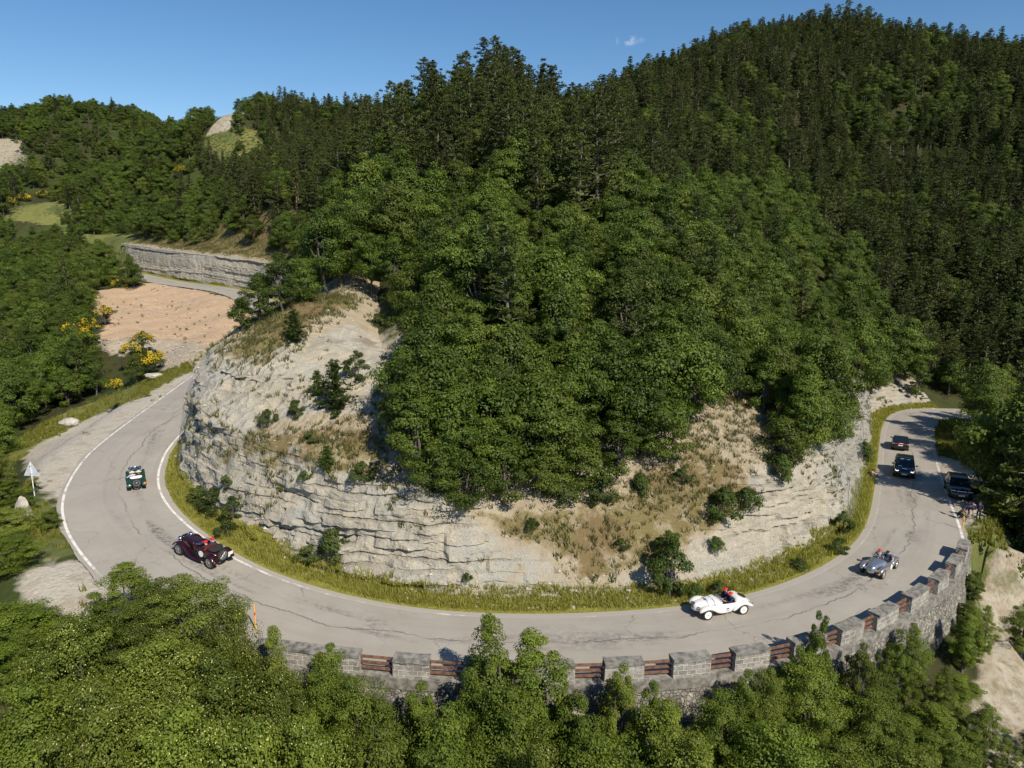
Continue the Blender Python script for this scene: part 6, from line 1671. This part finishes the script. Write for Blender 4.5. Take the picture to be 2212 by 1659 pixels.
def in_car(car, x, y, z, pose, shirt, hat, label, **kw):
    kw['sc'] = car.matrix_world.to_scale().x
    p = car.matrix_world @ Vector((x, y, z)); e = car.matrix_world.to_euler()
    return person(pose, p, math.atan2(car.matrix_world[1][0], car.matrix_world[0][0]), shirt, 'denim', hat, label, 'people riding in the vintage cars', **kw)
in_car(white_car, .27, -.42, .50, 'ride', 'navy', 'red', 'person in dark jacket and red cap, far seat of the white roadster')
in_car(white_car, -.27, -.42, .50, 'drive', 'navy', 'red', 'person in dark jacket and red cap, nearest seat of the white roadster')
in_car(silver_car, .27, -.42, .50, 'ride', 'grey', 'red', 'person in pale shirt and red cap riding in the silver roadster')
in_car(silver_car, -.27, -.42, .56, 'armout', 'navy', 'shades', 'person with dark hair and sunglasses, bare arm over the silver roadster door', sleeve=True)
in_car(maroon_car, .24, -.46, .50, 'ride', 'navy', 'red', 'person in red cap in the far seat of the maroon roadster')
in_car(maroon_car, -.24, -.46, .50, 'drive', 'black', 'red', 'person in red cap in the near seat of the maroon roadster')
in_car(green_car, -.23, -.44, .50, 'armout', 'sky', 'straw', 'person in pale blue shirt and straw hat leaning an arm out of the green roadster')
in_car(green_car, .23, -.44, .50, 'drive', 'navy', 'straw', 'person in dark shirt and straw hat beside the pale blue shirt in the green roadster')

def ground_at(px_, py_, z0):
    zz = z0
    for _ in range(6):
        q = at_z(px_, py_, zz); zz = float(T([q[0]], [q[1]])[0])
    return (q[0], q[1], zz)
for px_, py_, pose, ang, shirt, legs, hat, lab, kw in [
    (2071, 1122, 'crouch', 200, 'black', 'black', 'none', 'person in black crouching by the yellow stake in front of the parked car', {}),
    (2086, 1116, 'lean', 170, 'purple', 'denim', 'black', 'person in purple top and black cap bending over beside the yellow stake', {}),
    (2096, 1117, 'lean', 150, 'grey', 'black', 'none', 'person in grey shirt and shorts with bare legs between two others', dict(short=True)),
    (2111, 1124, 'stand', 150, 'navy', 'black', 'black', 'person in dark clothes standing rightmost of the roadside group', {})]:
    person(pose, ground_at(px_, py_, -.5), R(ang), shirt, legs, hat, lab, 'people filming at the roadside', sc=.86, **kw)
g = on_cliff(1889, 1024)
person('ground', tuple(g + np.array([0, 0, .0])), R(-70), 'peach', 'denim', 'black', 'person in a peach shirt and dark cap sitting in the verge grass', 'people filming at the roadside', sc=.86)
# camera on a tripod among the group
p = ground_at(2079, 1124, -.5)
tp = empty('tripod_camera', p); tag(tp, 'black video camera on a tripod in the middle of the roadside group', 'camera')
for k in range(3):
    a = k * 2.094 + .4; MB().tube([(.42 * math.cos(a), .42 * math.sin(a), 0), (.03 * math.cos(a), .03 * math.sin(a), 1.25)], .016, 6).build('leg', M_dark, tp)
cb = MB().box((0, 0, 1.40), (.16, .34, .18)).build('camera_body', M_dark, tp, bevel=.02); MB().lathe([(.17, .0), (.17, .06), (.30, .065), (.30, .0)], 'Y', (0, 0, 1.40), 16).build('lens', M_lens, cb)

# ------------------------------------------------------------------ street furniture
p = at_z(75, 1072, 2.8); p = np.array(ground_at(75, 1072, 2.8))
sg = empty('road_sign', tuple(p), R(-8)); tag(sg, 'triangular road sign seen from its grey back, on a white post by the left turnout', 'sign')
MB().tube([(0, 0, -.3), (0, 0, 2.36)], .032, 10).build('post', simple('white_post', (.75, .75, .74), .5), sg)
t_ = MB(); s_ = .62; tri = [(-s_, 0, 1.42), (s_, 0, 1.42), (0, 0, 2.46)]
t_.loft([[(x, .035, z) for x, _, z in tri], [(x, .045, z) for x, _, z in tri]]).build('plate', simple('pale_grey_plate', (.56, .59, .63), .5), sg, smooth=False)
for zc in (1.58, 2.12): MB().box((0, .0, zc), (.10, .075, .04)).build('clamp', M_steel, sg)
M_stake = simple('yellow_stake_paint', (.80, .42, .02), .6)
def stake(px_, py_, z0, h, lab, tilt=0.0):
    q = ground_at(px_, py_, z0) if z0 is not None else None
    st = empty('snow_stake', q, 0); tag(st, lab, 'marker post', 'yellow marker stakes along the outer road edge')
    MB().tube([(0, 0, -.2), (0, 0, h * .62)], .035, 8).build('pole', M_stake, st); MB().tube([(0, 0, h * .62), (0, 0, h * .72)], .036, 8).build('band', M_red, st); MB().tube([(0, 0, h * .72), (0, 0, h)], .035, 8).build('tip', M_stake, st)
stake(553, 1366, 1.2, 1.5, 'yellow stake at the left end of the parapet behind the front trees')
stake(2081, 1120, -.5, .9, 'yellow stake standing among the people at the roadside')
stake(2077, 1146, -.5, 1.1, 'yellow stake at the right end of the parapet')
